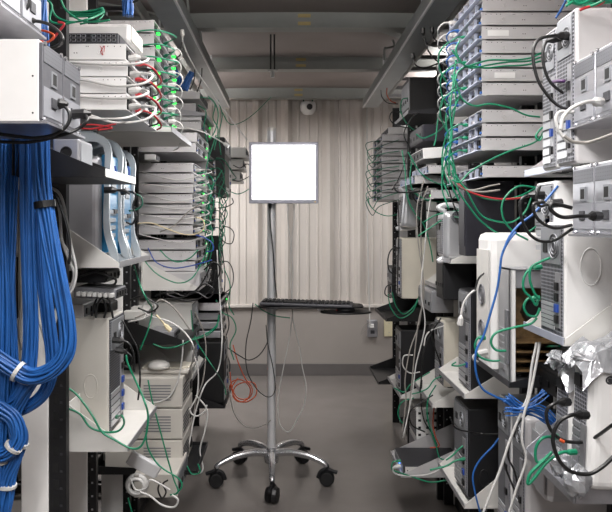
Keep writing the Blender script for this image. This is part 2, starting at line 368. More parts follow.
# ================================================================= LEFT SIDE
# L1 the near perforated chassis
def module_chassis(side, pxc, pyb, pyt, d, w, label, L=.5, case='white', face='galv'):
    h = (pyb-pyt)/F*d
    r = root_at('storage_chassis', side, pxc, pyb, d, w, label, 'chassis', 'three-unit chassis with perforated twin modules')
    b = MB(); b.box(-L, -.003, -w/2, w/2, 0, h, 0)
    for sy in (-1, 1):
        for xx, zz in ((-.012, .55), (-.012, .1), (-.25, .5), (-.33, .1), (-.4, .8)): b.cyl((xx, sy*(w/2-.001), h*zz), (xx, sy*(w/2+.0006), h*zz), .0018, 8, 1)
    b.build('case', [case, 'hole'], r, .002)
    MB().box(-L, .012, -w/2, w/2, -.004, 0).build('base_tray', 'galv', r)
    for k in (-1, 1):
        y0 = -w/2+.003 if k < 0 else .002; y1 = -.002 if k < 0 else w/2-.003
        m = MB().box(-.004, .003, y0, y1, .004, h-.004).build('power_module', face, r, .001)
        yc = (y0+y1)/2; yw = (y1-y0)/2
        MB().box(.002, .0042, y0+.004, y1-.004, h*.74, h*.93).build('perforated_grille', 'perfdark', m)
        MB().box(.002, .0042, y0+.004, y1-.004, h*.08, h*.44).build('perforated_grille', 'perfgrey', m)
        b = MB(); b.box(.002, .0055, yc-yw*.2, yc+yw*.3, h*.48, h*.68, 0); b.box(.005, .0060, yc-yw*.12, yc+yw*.22, h*.51, h*.65, 1); b.build('rocker_switch', ['slotgrey', 'hole'], m)
        MB().box(.003, .007, yc-yw*.24, yc+yw*.24, h*.21, h*.34).build('power_inlet', 'darkmetal', m, .001)
        for zz in (.03, .97):
            for ya in (y0+.01, y1-.01): MB().cyl((.002, ya, h*zz), (.006, ya, h*zz), .004, 8).build('screw', 'chrome', m)
    return r
module_chassis('L', 40, 121, 39, 1.12, .21, 'white chassis with perforated twin modules at the upper left edge', case='white', face='galv_shaded')
module_chassis('L', -6, 3, -90, 1.12, .21, 'grey chassis cut off by the top left corner above the white chassis', case='midgrey', face='galv_shaded')
# L3 near white servers, switch, white box
stack('L', 127, 110, 1.81, 4, lambda i: '%s white thin server in the bright near left stack under the dark switch' % ORD[i], 'white servers in the near left stack', case='white')
r = boxdev('L', 119, 43.6, 33, 1.83, .20, 'dark grey network switch lying on the white server stack', L=.15, case='darkmetal', name='network_switch', cat='switch', ports=False, bev=.002)
b = MB()
for k in range(10):
    for q in range(2):
        if k not in (4,): b.box(-.14+k*.0135, -.13+k*.0135, -.1015, -.0995, .006+q*.011, .013+q*.011)
b.build('port_row', 'steel', r)
b = MB()
for k in range(10):
    for q in range(2): b.box(-.139+k*.0135, -.131+k*.0135, -.1025, -.101, .007+q*.011, .012+q*.011)
b.build('port_opening', 'hole', r)
boxdev('L', 131, 42, 23, 2.06, .17, 'white rounded storage box on the left behind the dark switch', L=.22, case='white', bev=.012, name='storage_box', ports=False, face='offwhite')
MB_scrib = MB()
pts = [P(100,46,1.808), P(102,49,1.808), P(100.5,52,1.808), P(103,55,1.808), P(102,50,1.808), P(104.5,46,1.808), P(104,52,1.808)]
MB_scrib.tube(catmull(pts, 5), .0009, 5)
tag(MB_scrib.build('handwriting', 'red'), 'red handwritten scrawl on the topmost white server, near left', 'marking')
# L4
stack('L', 155, 128, 2.31, 8, lambda i: '%s server in the left stack with bright green lamps' % ORD[i], 'servers in the left stack with green lamps', pitch=.0462, case='server', style='G')
shelf('L', 172, 131, 2.29, .45, 'grey shelf under the left stack with green lamps', L=.34, gh=.05)
# L7 dark shelf
shelf('L', 106, 176, 1.45, .28, 'black shelf with a bright lip above the translucent teal towers', L=.19, gh=.085, mat_='blackcase', lipm='white')
r = boxdev('L', 80, 166, 140, 1.48, .1, 'small grey metal box with round holes on the black left shelf', L=.06, case='steel', face='slotgrey', ports=False, h=.06, name='outlet_box')
MB().ring((-.03, -.051, .03), (0,1,0), .011, .002).cyl((-.03,-.0505,.03),(-.03,-.049,.03),.010).build('round_hole', 'hole', r)
# L8 two translucent towers with curved handles
def curvy_tower(px, d, label):
    h = .30; w = .155
    r = root_at('translucent_tower_computer', 'L', px, 264, d, w, label, 'computer', 'translucent towers with curved handles on the left')
    MB().box(-.36, -.012, -w/2, w/2, .02, h).build('side_case', 'steel', r, .02, seg=4)
    MB().box(-.014, .006, -w/2+.022, w/2-.022, .03, h+.004).build('teal_back', 'teal', r, .006, seg=3)
    for e in (-1, 1):      # translucent rounded edge strips that sweep into foot and handle
        y = e*(w/2-.012)
        pts = [(-.10, y, .012), (-.04, y, .004), (.022, y, .0), (.030, y, .03), (.012, y, .09), (.008, y, .16), (.010, y, .24), (.014, y, h+.01), (-.002, y, h+.045), (-.04, y, h+.058), (-.09, y, h+.045), (-.13, y, h+.005)]
        cp = catmull(pts, 5); n_ = len(cp); out_ = []; in_ = []
        for i_, p_ in enumerate(cp):
            t_ = (cp[min(i_+1, n_-1)]-cp[max(i_-1, 0)]).normalized(); nv = Vector((t_.z, 0, -t_.x)); u_ = i_/(n_-1)
            ww = .010+.016*abs(u_-.5)*2
            out_.append(p_+nv*.004); in_.append(p_-nv*ww)
        m_ = MB()
        for i_ in range(n_-1):
            q4 = [out_[i_], out_[i_+1], in_[i_+1], in_[i_]]
            m_.prism([(v_.x, v_.z) for v_ in q4], y-.006, y+.006, 'y')
        m_.build('translucent_edge', 'frost', r)
    MB().tube(catmull([(-.09, -w/2+.012, h+.046), (-.06, -w/4, h+.060), (-.055, w/4, h+.060), (-.09, w/2-.012, h+.046)], 6), .013, 10).build('top_handle', 'frost', r, smooth=True)
    b = MB()
    for k in range(5): b.box(.005, .009, -w/2+.03, w*.1, .05+k*.022, .062+k*.022)
    b.build('slot_cover', 'frost', r)
    MB().box(.005, .010, 0-.03, .02, .20, .235).build('port_block', 'slotgrey', r, .002)
    MB().box(.005, .012, -.01, .03, .14, .152).build('cable_tie', 'black', r)
    return r
curvy_tower(104, 1.87, 'near translucent tower with curved handle and teal back')
curvy_tower(119, 2.05, 'far translucent tower with curved handle, behind its twin on the left shelf')
shelf('L', 120, 267, 1.83, .40, 'white sloping-sided shelf carrying the two translucent teal towers', L=.23, gh=.16, mat_='offwhite')
# L9 near beige-white tower and shelf
tower('L', 110, 436, 318, 1.95, .17, 'off-white tower computer on the lower left shelf with round emboss', L=.27, case='beigecase', face='perfdark', oval=True, ov=(.42, -.055, 1.15), blueports=True, slots=5)
r = shelf('L', 128, 451, 1.83, .40, 'white shelf with triangular sides under the off-white left tower', L=.165, gh=.125, mat_='offwhite')
# L10
boxdev('L', 84, 319, 304, 1.96, .2, 'small pale box on top of the off-white left tower', L=.12, case='server', face='slotgrey', name='power_brick')
r = boxdev('L', 116, 300, 289, 1.9, .12, 'light grey switch with a row of white plugs above the off-white tower', L=.12, case='midgrey', name='network_switch', cat='switch', tilt=.05)
for k in range(7):
    MB().box(-.105+k*.015, -.094+k*.015, -.085, -.06, .008, .020).build('plug', 'whitecable', r, .002)
r['label'] = 'light grey switch with a row of white plugs above the off-white tower'
boxdev('L', 106, 283, 271, 1.92, .16, 'flat black hub under the teal towers shelf', L=.11, case='blackcase', name='network_hub', face='black')
boxdev('L', 110, 314, 303, 2.08, .10, 'black power adapter resting near the off-white tower', L=.07, case='black', name='power_adapter', face='black', ports=False, cat='power adapter')
# L11 black shelf with clutter
shelf('L', 186, 344, 2.62, .40, 'black sloping-sided shelf with tangled white cables on the left', L=.26, gh=.10, mat_='black', lipm='darkmetal')
boxdev('L', 146, 320, 311, 2.72, .2, 'white router half under the tangled cables beside the white post', L=.09, case='offwhite', name='network_router', cat='router', face='slotgrey')
boxdev('L', 174, 340, 331, 2.70, .14, 'small silver adapter lying on the black left shelf', L=.1, case='steel', name='small_adapter', face='midgrey')
# L5 stack
stack('L', 193, 235, 2.95, 7, lambda i: '%s grey server of the seven with white looping cords, left' % ORD[i], 'grey servers with white looping cords', pitch=.0450)
stack('L', 196, 152.5, 2.95, 2, lambda i: ('upper','lower')[i]+' grey server above the gap over the seven-server left stack', 'pair of servers above the seven-server stack', pitch=.0445)
stack('L', 196, 271.5, 2.95, 3, lambda i: '%s server of the three below the white cord loops, left' % ORD[i], 'three servers below the looping cords', pitch=.0465)
boxdev('L', 200, 287, 272, 2.93, .43, 'pale deep case under the three left servers', L=.5, case='server', name='server_case', cat='server', face='slotgrey')
shelf('L', 199, 290, 2.91, .45, 'light grey shelf with sloped sides under the pale deep case', L=.24, gh=.12)
r = boxdev('L', 156, 160, 155, 2.9, .1, 'small white wedge-shaped bracket box in the gap of the left stack', L=.05, case='white', ports=False, h=.025, name='white_adapter')
o = stack('L', 221, 311, 3.47, 1, lambda i: 'long silver server sticking out into the aisle under the black cable tangle, left', 'long silver server on the left', L=.55)
# tower panels beneath
tower('L', 193, 371, 313, 2.98, .17, 'pale tower side above the beige desktops on the left', L=.35, case='offwhite', face='perfdark', slots=4, h=.30)
shelf('L', 193, 380, 2.94, .4, 'grey shelf with triangular side behind the computer mouse', L=.25, gh=.2)
tower('L', 224, 405, 342, 3.48, .20, 'black tower low on the left beside the orange cable coil', L=.36, case='black', face='blackcase', slots=5)
shelf('L', 225, 408, 3.46, .42, 'dark low shelf under the black left tower', L=.28, gh=.1, mat_='blackcase', lipm='darkmetal')
for k in range(3):
    boxdev('L', 221-k, 338-k*9, 331-k*9, 3.5, .3, ('lowest','middle','top')[k]+' flat grey device in the small pile above the black left tower', L=.2, case='steel', name='flat_device', group='flat devices above the black tower', face='darkmetal')
# L12 beige desktops on the floor mat
for k in range(3):
    w = .27; d = 2.62; h = .118
    r = root_at('desktop_computer', 'L', 182.5, 471-k*31.3, d, w, ('bottom','middle','top')[k]+' beige desktop computer in the stack of three', 'computer', 'stack of three beige desktop computers')
    b = MB(); b.box(-.3, 0, -w/2, w/2, .002, h, 0); b.build('case', 'beigecase', r, .004)
    b = MB()
    for q in range(6): b.box(-.15, -.045, -w/2-.0008, -w/2+.001, .03+q*.011, .035+q*.011)
    b.build('side_vents', 'midgrey', r)
    b = MB()
    for q in range(5): b.box(-.001, .001, -w/2+.02, w*.1, .02+q*.014, .028+q*.014)
    b.build('rear_vents', 'darkmetal', r)
    MB().box(0, .006, w*.2, w*.36, .03, .06).build('power_inlet', 'black', r)
shelf('L', 197, 474, 2.60, .34, 'black shelf holding the stack of beige desktop computers', L=.40, gh=.03, mat_='black', lipm='blackcase')
# keyboard + mouse on the desktops
def keyboard(loc, rot, label, w=.44, dp=.15, casem='keyblack', keym='black', name='computer_keyboard'):
    r = empty(name, loc, label, 'keyboard', None, rot=rot)
    MB().box(-w/2, w/2, -dp/2, dp/2, 0, .016).build('case', casem, r, .006)
    b = MB()
    for j in range(5):
        kk = 21 if j else 19
        for i in range(kk):
            if j == 0 and 4 < i < 10: continue
            x = -w/2+.012+i*(w-.024)/21; y = -dp/2+.014+j*.024; b.box(x, x+.016, y, y+.018, .015, .024)
    b.box(-w/2+.012+5*(w-.024)/21, -w/2+.012+10*(w-.024)/21, -dp/2+.014, -dp/2+.032, .015, .024)
    b.build('keys', keym, r, .002, seg=1); return r
zt = ZZ(471-31.3*2, 2.62)+.118
keyboard((XX(165, 2.7), 2.76, zt+.002), (0, 0, -.05), 'pale beige keyboard on top of the beige desktop stack', w=.20, dp=.17, casem='beigecase', keym='cream')
b = MB(); prof = [(.0, 0), (.030, 0), (.033, .008), (.030, .020), (.019, .030), (.0, .034)]
b.lathe(prof, 20); r = empty('computer_mouse', (XX(158, 2.66), 2.68, zt+.024), 'grey computer mouse lying on the pale keyboard, lower left', 'mouse'); o = b.build('body', 'offwhite', r, smooth=True); o.scale = (1.35, 1, 1)
MB().box(.012, .040, -.001, .001, .024, .030).build('button_gap', 'midgrey', r)
# bottom-left clutter
r = boxdev('L', 155, 480, 455, 2.2, .02, 'silver flat drive leaning under the lower left shelf', L=.11, case='alu', name='external_drive', face='silver', ports=False, tilt=.5, h=.045, group=None)
b = MB(); b.ring((0,0,0), (0,1,.15), .030, .0085, 30); r = empty('cable_coil', P(137, 485, 2.2), 'white ring of coiled cord at the lower left', 'cable'); b.build('coil', 'whitecable', r, smooth=True)
MB().ring((0,-.012,0), (0,1,.15), .024, .005, 30).build('inner_turn', 'whitecable', r, smooth=True)
MB().box(-.008,.008,-.012,.012,.014,.036).build('wrap_band', 'greycable', r, .002)
r = boxdev('L', 178, 498, 474, 2.45, .24, 'pale beige box with plugs at the bottom left corner of the aisle', L=.16, case='beigecase', name='adapter_box', face='midgrey')
tower('L', 190, 607, 494, 2.42, .12, 'low black case at the foot of the left racks', L=.5, case='black', face='blackcase', slots=2, h=.16)

# L6 and farther left
stack('L', 207, 232, 3.5, 9, lambda i: '%s dim server in the farther left stack behind green cables' % ORD[i], 'dim servers behind green cables on the left', pitch=.0455, style='N')
stack('L', 202, 130, 3.5, 2, lambda i: ('upper','lower')[i]+' pale server high in the fourth left rack', 'pale servers high in the fourth left rack', pitch=.047, case='white')
boxdev('L', 200, 99, 91, 3.5, .34, 'flat white box topping the fourth left rack', L=.3, case='white', name='network_box')
boxdev('L', 196, 113, 103, 3.5, .25, 'small grey box with two sockets under the flat white box', L=.3, case='server', name='network_box')
shelf('L', 205, 115, 3.48, .42, 'thin grey shelf high in the fourth left rack', L=.2, gh=.04, mat_='steel')
tower('L', 225, 196, 137, 4.12, .42, 'tall dark case beside the monitor edge on the left', L=.36, case='blackcase', face='black', slots=2)
for k in range(3):
    shelf('L', 247-k*3, 157+k*12, 4.74+.01*k, .32, ('top','middle','bottom')[k]+' slim shelf holding a pale device left of the monitor', L=.3, gh=.02)
    boxdev('L', 246-k*3, 156+k*12, 147+k*12, 4.75+.01*k, .3, ('top','middle','bottom')[k]+' pale device just left of the bright monitor', L=.3, case='offwhite', name='network_box', group='pale devices left of the monitor', face='navy')
tower('L', 219, 300, 236, 4.12, .2, 'dark tower behind the hanging black cables, far left', L=.33, case='blackcase', face='blackcase', slots=4)
shelf('L', 222, 303, 4.1, .45, 'dark shelf far down the left racks', L=.25, gh=.1, mat_='blackcase', lipm='darkmetal')
tower('L', 218, 398, 345, 4.12, .2, 'grey tower low in the farthest left rack', L=.3, case='darkmetal', slots=4)
shelf('L', 222, 399, 4.1, .45, 'dark shelf low in the farthest left rack', L=.25, gh=.1, mat_='blackcase', lipm='darkmetal')

# ================================================================= RIGHT SIDE
SR = stack('R', 482, 96, 2.15, 8, lambda i: ('%s silver server of the tall right stack' % ORD[i]) + (' cut by the top edge' if i == 0 else ''), 'silver servers in the tall right stack', style='B', L=.5, pitch=.0445)
stack('R', 482, 151, 2.15, 3, lambda i: '%s of three silver servers just under the tall right stack' % ORD[i], 'three silver servers under the tall right stack', style='B', L=.5, pitch=.0445)
stack('R', 482, 178, 2.15, 1, lambda i: 'single silver server above the dark panel on the right', 'single silver server on the right', style='B', L=.5, pitch=.0420)
r = boxdev('R', 465, 256, 175, 2.32, .09, 'tall dark case with flat side below the silver servers', L=.17, case='navy', name='dark_case', cat='computer', ports=False, face='navy', bev=.003)
for q, x0, x1 in ((4, .018, .085), (1, .040, .105), (2, .19, .22)):
    MB().box(-x1, -x0, .2148, .2160, .012, .030).build('blank_sticker', 'white', SR[q])
# near towers on shelf S1
tower('R', 574, 166, 7, 1.44, .10, 'grey tower with perforated back at the upper right edge', L=.4, case='server', face='perfgrey', slots=5)
tower('R', 556, 171, 25, 1.56, .09, 'slim pale tower with vented back behind the upper right tower', L=.36, case='white', face='perfgrey', slots=6)
shelf('R', 572, 167, 1.50, .30, 'light metal shelf under the two upper right towers', L=.22, gh=.16, mat_='server', lipm='lavender')
module_chassis('R', 623, 112, 35, 1.24, .21, 'upper grey perforated chassis at the right edge', case='server')
module_chassis('R', 622, 236, 157.5, 1.24, .21, 'lower bright perforated chassis at the right edge', case='white')
# white tower R5 on shelf S2
tower('R', 563, 343, 222, 1.515, .14, 'big white tower with embossed ring at the right edge', L=.42, case='white', face='perfgrey', oval=True, ov=(.63, -.062, 1.4), slots=6)
shelf('R', 563, 345, 1.50, .25, 'white triangular-sided shelf under the big white right tower', L=.26, gh=.20, mat_='offwhite', lipm='lavender')
# open tower with bare circuit boards
d = 1.86; w = .10; h = .315
r = root_at('open_tower_computer', 'R', 510, 384, d, w, 'opened tower computer showing its circuit boards on the right', 'computer'); L = .36
b = MB(); b.box(-L, 0, w/2-.003, w/2, 0, h); b.box(-L, 0, -w/2, w/2, 0, .004); b.box(-L, 0, -w/2, w/2, h-.004, h)   # local +y is nearer the camera after the half turn
b.v = [(x, -y, z) for x, y, z in b.v]; b.f = [f[::-1] for f in b.f]; b.build('frame', 'steel', r)
MB().box(-.004, .0, -w/2, w/2, 0, h).build('rear_panel', 'silver', r)
for k in range(6): MB().box(0, .003, -w/2+.012, w*.1, .03+k*.02, .044+k*.02).build('slot_cover', 'steel', r)
MB().box(0, .004, w*.15, w*.4, .05, .2).build('port_plate', 'midgrey', r)
MB().box(-.016, 0, w/2-.012, w/2, 0, h).build('edge_rail', 'white', r, .002)
mb = MB().box(-.34, -.02, -w/2+.012, -w/2+.016, .015, h-.06).build('circuit_board', 'pcb', r)
rng = random.Random(3); b = MB()
for k in range(40):
    x = -rng.uniform(.03, .32); z = rng.uniform(.02, h-.09); s = rng.uniform(.003, .012); b.box(x-s, x, -w/2+.016, -w/2+.016+rng.uniform(.004, .018), z, z+s*rng.uniform(.6, 2), rng.choice([0, 1, 2, 2]))
b.build('board_components', ['darkmetal', 'yellow', 'black'], mb)
for k in range(4): MB().box(-.2, -.02, -w/2+.016, -w/2+.085, .03+k*.026, .033+k*.026).build('expansion_card', 'pcb', r)
MB().box(-.17, -.004, -w/2+.01, w/2-.015, h-.055, h-.006).build('power_supply', 'galv', r, .002)
MB().cyl((-.09, -w/2+.02, .19), (-.09, -w/2+.055, .19), .033, 20).build('cooling_fan', 'black', r)
shelf('R', 509, 387, 1.83, .38, 'black shelf under the opened tower', L=.30, gh=.08, mat_='blackcase', lipm='darkmetal')
r = boxdev('R', 489, 376, 233, 2.05, .14, 'white rounded tower standing behind the opened tower', L=.34, case='white', name='rounded_tower_computer', cat='computer', group='tower computers standing on rack shelves', ports=False, bev=.022, face='offwhite')
for zz in (.13, .24): MB().cyl((.0, .0, zz), (.0025, .0, zz), .030, 24).ring((.003, 0, zz), (1, 0, 0), .030, .002).ring((.003, 0, zz), (1, 0, 0), .018, .0015).build('round_fan', 'midgrey', r)
# black towers on right column
tower('R', 470, 394, 292, 2.42, .17, 'black tower under the light shelf, beside the white rounded tower', L=.32, case='blackcase', face='perfgrey', slots=7)
shelf('R', 464, 398, 2.36, .42, 'white shelf with triangular sides under the upper black tower', L=.22, gh=.14)
tower('R', 467, 500, 409, 2.40, .19, 'large black tower at the bottom right with round side vent', L=.32, case='blackcase', face='perfgrey', slots=7, oval=True)
shelf('R', 464, 508, 2.357, .40, 'white shelf with triangular sides at the bottom right under the large black tower', L=.2, gh=.17)
# white slim towers lower right
tower('R', 510, 560, 404, 1.97, .12, 'slim white tower left of the grey rounded case, lower right', L=.12, case='white', face='perfgrey', slots=6)
tower('R', 524, 560, 418, 1.80, .10, 'slim pale tower with round fans directly beside the silver shelf', L=.30, case='server', face='perfgrey', slots=6, bev=.014)
# wrapped silver towers
def rounded_tower(pxc, pyb, pyt, d, label, w=.13, L=.1, side='R', tilt=0, lock=False, hnd=True, case='silver'):
    h = (pyb-pyt)/F*d; r = root_at('silver_tower_computer', side, pxc, pyb, d, w, label, 'computer', 'silver rounded towers on the right', tilt)
    MB().box(-L, 0, -w/2, w/2, .01, h-.012).build('case', case, r, min(.022, w*.2), seg=4)
    if hnd: MB().tube(catmull([(-.02, 0, h-.014), (.006, 0, h+.004), (-L*.3, 0, h+.014), (-L*.8, 0, h+.004), (-L*.95, 0, h-.03)], 5), .011, 8).build('top_handle', 'alu', r, smooth=True)
    MB().box(-.004, .0015, -w/2+.02, w/2-.02, .03, h-(.075 if lock else .04)).build('rear_panel', 'perfgrey', r, .001)
    for k in range(6): MB().box(.001, .003, -w/2+.02, w*.05, .04+k*.017, .052+k*.017).build('slot_cover', 'slotgrey', r)
    MB().box(.001, .004, w*.12, w*.34, .05, .14).build('port_plate', 'midgrey', r)
    MB().box(.001, .008, -w*.2, w*.1, h-.085, h-.06).build('power_inlet', 'black', r)
    if lock:
        b = MB(); b.ring((-.035, w/2, h-.06), (0, 1, 0), .007, .002, 18); b.ring((-.035, -w/2, h-.06), (0, 1, 0), .007, .002, 18); b.cyl((-.035, -w/2-.002, h-.06), (-.035, w/2+.002, h-.06), .0045, 14); b.build('side_lock', 'darkmetal', r)
    else: MB().cyl((-L/2, w/2, h-.035), (-L/2, w/2+.004, h-.035), .022, 18).build('round_vent', 'perfdark', r)
    MB().tube(catmull([(-.01, 0, .012), (.008, 0, .0), (-L*.4, 0, .002), (-L*.95, 0, .012)], 5), .009, 8).build('foot_rail', 'alu', r, smooth=True)
    return r
rounded_tower(588, 497, 350, 1.38, 'near silver tower wrapped in clear plastic, right edge', w=.10, L=.38, tilt=-.04, lock=True, hnd=False, case='white')
rounded_tower(569, 485, 356, 1.51, 'far silver tower wrapped in clear plastic, behind its twin', w=.10, L=.38, tilt=-.04, lock=True, hnd=False, case='white')
shelf('R', 574, 503, 1.40, .30, 'bare metal shelf with triangular sides under the wrapped silver towers', L=.22, gh=.2, mat_='galv', lipm='galv')
def crumple(name, c, sx, sy, sz, label, seed=1, m='wrap'):
    rng = random.Random(seed); b = MB(); N = 13; Mr = 8; vs = []
    for i in range(Mr+1):
        th = PI*i/Mr
        for j in range(N):
            ph = 2*PI*j/N; k = 1+rng.uniform(-.22, .22)
            vs.append((c[0]+sx*k*math.sin(th)*math.cos(ph), c[1]+sy*k*math.sin(th)*math.sin(ph), c[2]+sz*k*math.cos(th)))
    b.add(vs, [(i*N+j, (i+1)*N+j, (i+1)*N+(j+1)%N, i*N+(j+1)%N) for i in range(Mr) for j in range(N)])
    return tag(b.build(name, m), label, 'plastic wrap', 'crumpled plastic around the silver towers')
crumple('plastic_wrap', P(561, 463, 1.50), .026, .03, .030, 'crumpled clear plastic bunched around the foot of the far silver tower', 1, 'foil')
crumple('plastic_wrap', P(578, 482, 1.40), .026, .03, .030, 'crumpled clear plastic bunched around the foot of the near silver tower', 2, 'foil')
crumple('plastic_wrap', P(563, 357, 1.54), .028, .045, .013, 'shiny crumpled plastic over the top of the far silver tower', 3, 'foil')
crumple('plastic_wrap', P(587, 357, 1.42), .032, .045, .014, 'shiny crumpled plastic over the top corner of the near silver tower', 4, 'foil')
for lab, p0, m_ in (('clear plastic sheet draped over the near silver tower', P(588, 352, 1.375), 1), ('clear plastic sheet draped over the far silver tower', P(569, 358, 1.505), 2)):
    b = MB(); rng = random.Random(m_); nx, ny = 10, 9; vs = []
    for i in range(nx+1):
        u = i/nx
        for j in range(ny+1):
            v = j/ny; x = p0.x-.012+u*.17; fall = max(0, .25-u)*.22
            vs.append((x+rng.uniform(-.004, .004), p0.y-.010+v*.125, p0.z+.012-fall-(.05*max(0, .12-v)*8)+rng.uniform(-.007, .007)+.010*math.sin(9*u+m_)))
    b.add(vs, [(i*(ny+1)+j, (i+1)*(ny+1)+j, (i+1)*(ny+1)+j+1, i*(ny+1)+j+1) for i in range(nx) for j in range(ny)])
    o = tag(b.build('plastic_sheet', 'foil'), lab, 'plastic wrap', 'crumpled plastic around the silver towers'); so = o.modifiers.new('thickness', 'SOLIDIFY'); so.thickness = .001
# column further away right (d 2.65-3.1)
shelf('R', 445, 292, 2.88, .42, 'light shelf with triangular sides right of the white power plug', L=.17, gh=.13)
shelf('R', 450, 263, 2.60, .22, 'light shelf carrying the silver rounded tower on the right', L=.2, gh=.08)
rounded_tower(444, 262, 208, 2.66, 'silver tower with perforated rounded top right of the green cable bunch')
rounded_tower(401, 229, 188, 3.42, 'narrow silver tower leaning beside the far server stack', w=.16, L=.09, tilt=-.08)
boxdev('R', 443, 300, 259, 2.72, .13, 'small black case between the light shelves on the right', L=.12, case='blackcase', name='small_case', cat='computer', face='black')
tower('R', 443, 389, 322, 2.9, .17, 'cream tower with silver back beside the black tower, right', L=.3, case='cream', face='perfgrey', slots=6)
shelf('R', 432, 407, 2.88, .42, 'white shelf with triangular sides under the cream tower', L=.18, gh=.12)
boxdev('R', 431, 313, 291, 3.02, .3, 'upright silver box with screws right of the hanging white cables', L=.1, case='steel', name='network_box', face='slotgrey')
boxdev('R', 423, 159, 148, 2.95, .3, 'flat white device lying on the right rack behind green cables', L=.16, case='white', name='flat_device', cat='device', tilt=.06)
boxdev('R', 422, 141, 124, 3.0, .3, 'dark grey box under the large black box', L=.2, case='navy', name='network_box', face='darkmetal')
stack('R', 428, 174, 2.9, 1, lambda i: 'short grey server under the flat white device, right', 'short grey servers right of the far stack', L=.28, style='B', w=.36, pitch=.04)
stack('R', 415, 184, 2.98, 1, lambda i: 'protruding silver server with blue plugs, right', 'silver server with blue plugs', L=.34, style='B', w=.36, pitch=.04)
stack('R', 430, 199, 2.92, 1, lambda i: 'pale server partly behind green cables above the silver rounded tower', 'pale server above the silver tower', L=.3, w=.36, pitch=.042)
# d 3.4
r = boxdev('R', 409, 111, 77, 3.42, .23, 'large black box high on the right rack', L=.3, case='black', name='black_equipment_box', face='slotgrey', bev=.003)
shelf('R', 408, 113, 3.40, .42, 'thin dark shelf under the large black box', L=.2, gh=.03, mat_='darkmetal')
tower('R', 401, 300, 238, 3.44, .16, 'tall beige tower on the black shelf on the far right', L=.22, case='cream', face='perfgrey', slots=5)
shelf('R', 386, 321, 3.42, .42, 'black cantilever shelf sticking into the aisle under the beige tower', L=.25, gh=.10, mat_='black', lipm='blackcase')
tower('R', 401, 396, 330, 3.44, .18, 'black tower below the black cantilever shelf, far right', L=.26, case='blackcase', face='black', slots=5)
shelf('R', 400, 398, 3.40, .42, 'white low shelf under the far right black tower', L=.24, gh=.12)
boxdev('R', 416, 440, 408, 3.42, .2, 'white metal box with square punched holes near the floor', L=.13, case='white', name='punched_box', face='perfgrey', ports=False)
r = bpy.data.objects['punched_box']
for i in range(3):
    for j in range(4): MB().box(-.025-i*.04, -.011-i*.04, .1003, .1008, .02+j*.036, .032+j*.036).build('punched_hole', 'hole', r)
boxdev('R', 416, 458, 441, 3.42, .2, 'grey case with round grommet supporting the punched white box', L=.15, case='server', name='low_case', face='midgrey', ports=False)
stack('R', 382, 200, 4.13, 9, lambda i: '%s server of the small far stack against the corrugated wall, right' % ORD[i], 'far right stack of servers', pitch=.0445, w=.45, L=.42, style='N')
boxdev('R', 388, 134, 127, 4.15, .3, 'small white box topping the far right server stack', L=.15, case='white', name='network_box')
tower('R', 392, 300, 270, 4.12, .2, 'small dark case above the far black shelf', L=.25, case='blackcase', face='black', slots=2, h=.2)
shelf('R', 378, 384, 4.10, .45, 'black far shelf low on the right beside the skirting', L=.25, gh=.1, mat_='black', lipm='blackcase')
# flat dark device lower right with blue lamp
r = boxdev('R', 403, 475, 465.5, 3.0, .24, 'flat dark-topped device with blue lamp near the floor', L=.27, case='darkmetal', name='flat_network_device', cat='device', face='slotgrey', ports=False, bev=.002)
MB().box(-.26, -.01, .1195, .1215, .004, .036).build('side_plate', 'offwhite', r)
b = MB()
for xx in (-.02, -.08, -.14, -.2): b.cyl((xx, .1213, .02), (xx, .1225, .02), .003, 8)
b.build('screws', 'darkmetal', r)
MB().box(-.002, .004, .03, .042, .022, .032).build('blue_lamp', 'led_blue', r)
MB().box(-.002, .004, .055, .067, .012, .022).build('blue_lamp', 'led_blue', r)
shelf('R', 401, 477, 2.97, .30, 'low grey shelf under the flat dark-topped device', L=.32, gh=.15, mat_='server')
boxdev('R', 560, 402, 376, 1.70, .20, 'black power unit above the blue cable bundle', L=.25, case='black', name='power_unit', face='black')
boxdev('R', 545, 505, 430, 1.70, .10, 'grey rounded case behind the bare metal shelf', L=.3, case='silver', name='rounded_case', cat='computer', face='silver', ports=False, bev=.02)
boxdev('R', 528, 352, 333, 1.80, .02, 'thin dark bracket plate behind the opened tower', L=.05, case='darkmetal', ports=False, name='bracket_plate', cat='bracket') if False else None
tower('R', 553, 240, 186, 1.60, .12, 'pale slim case with cables behind the lower perforated chassis', L=.2, case='white', face='perfgrey', slots=3, h=.14)

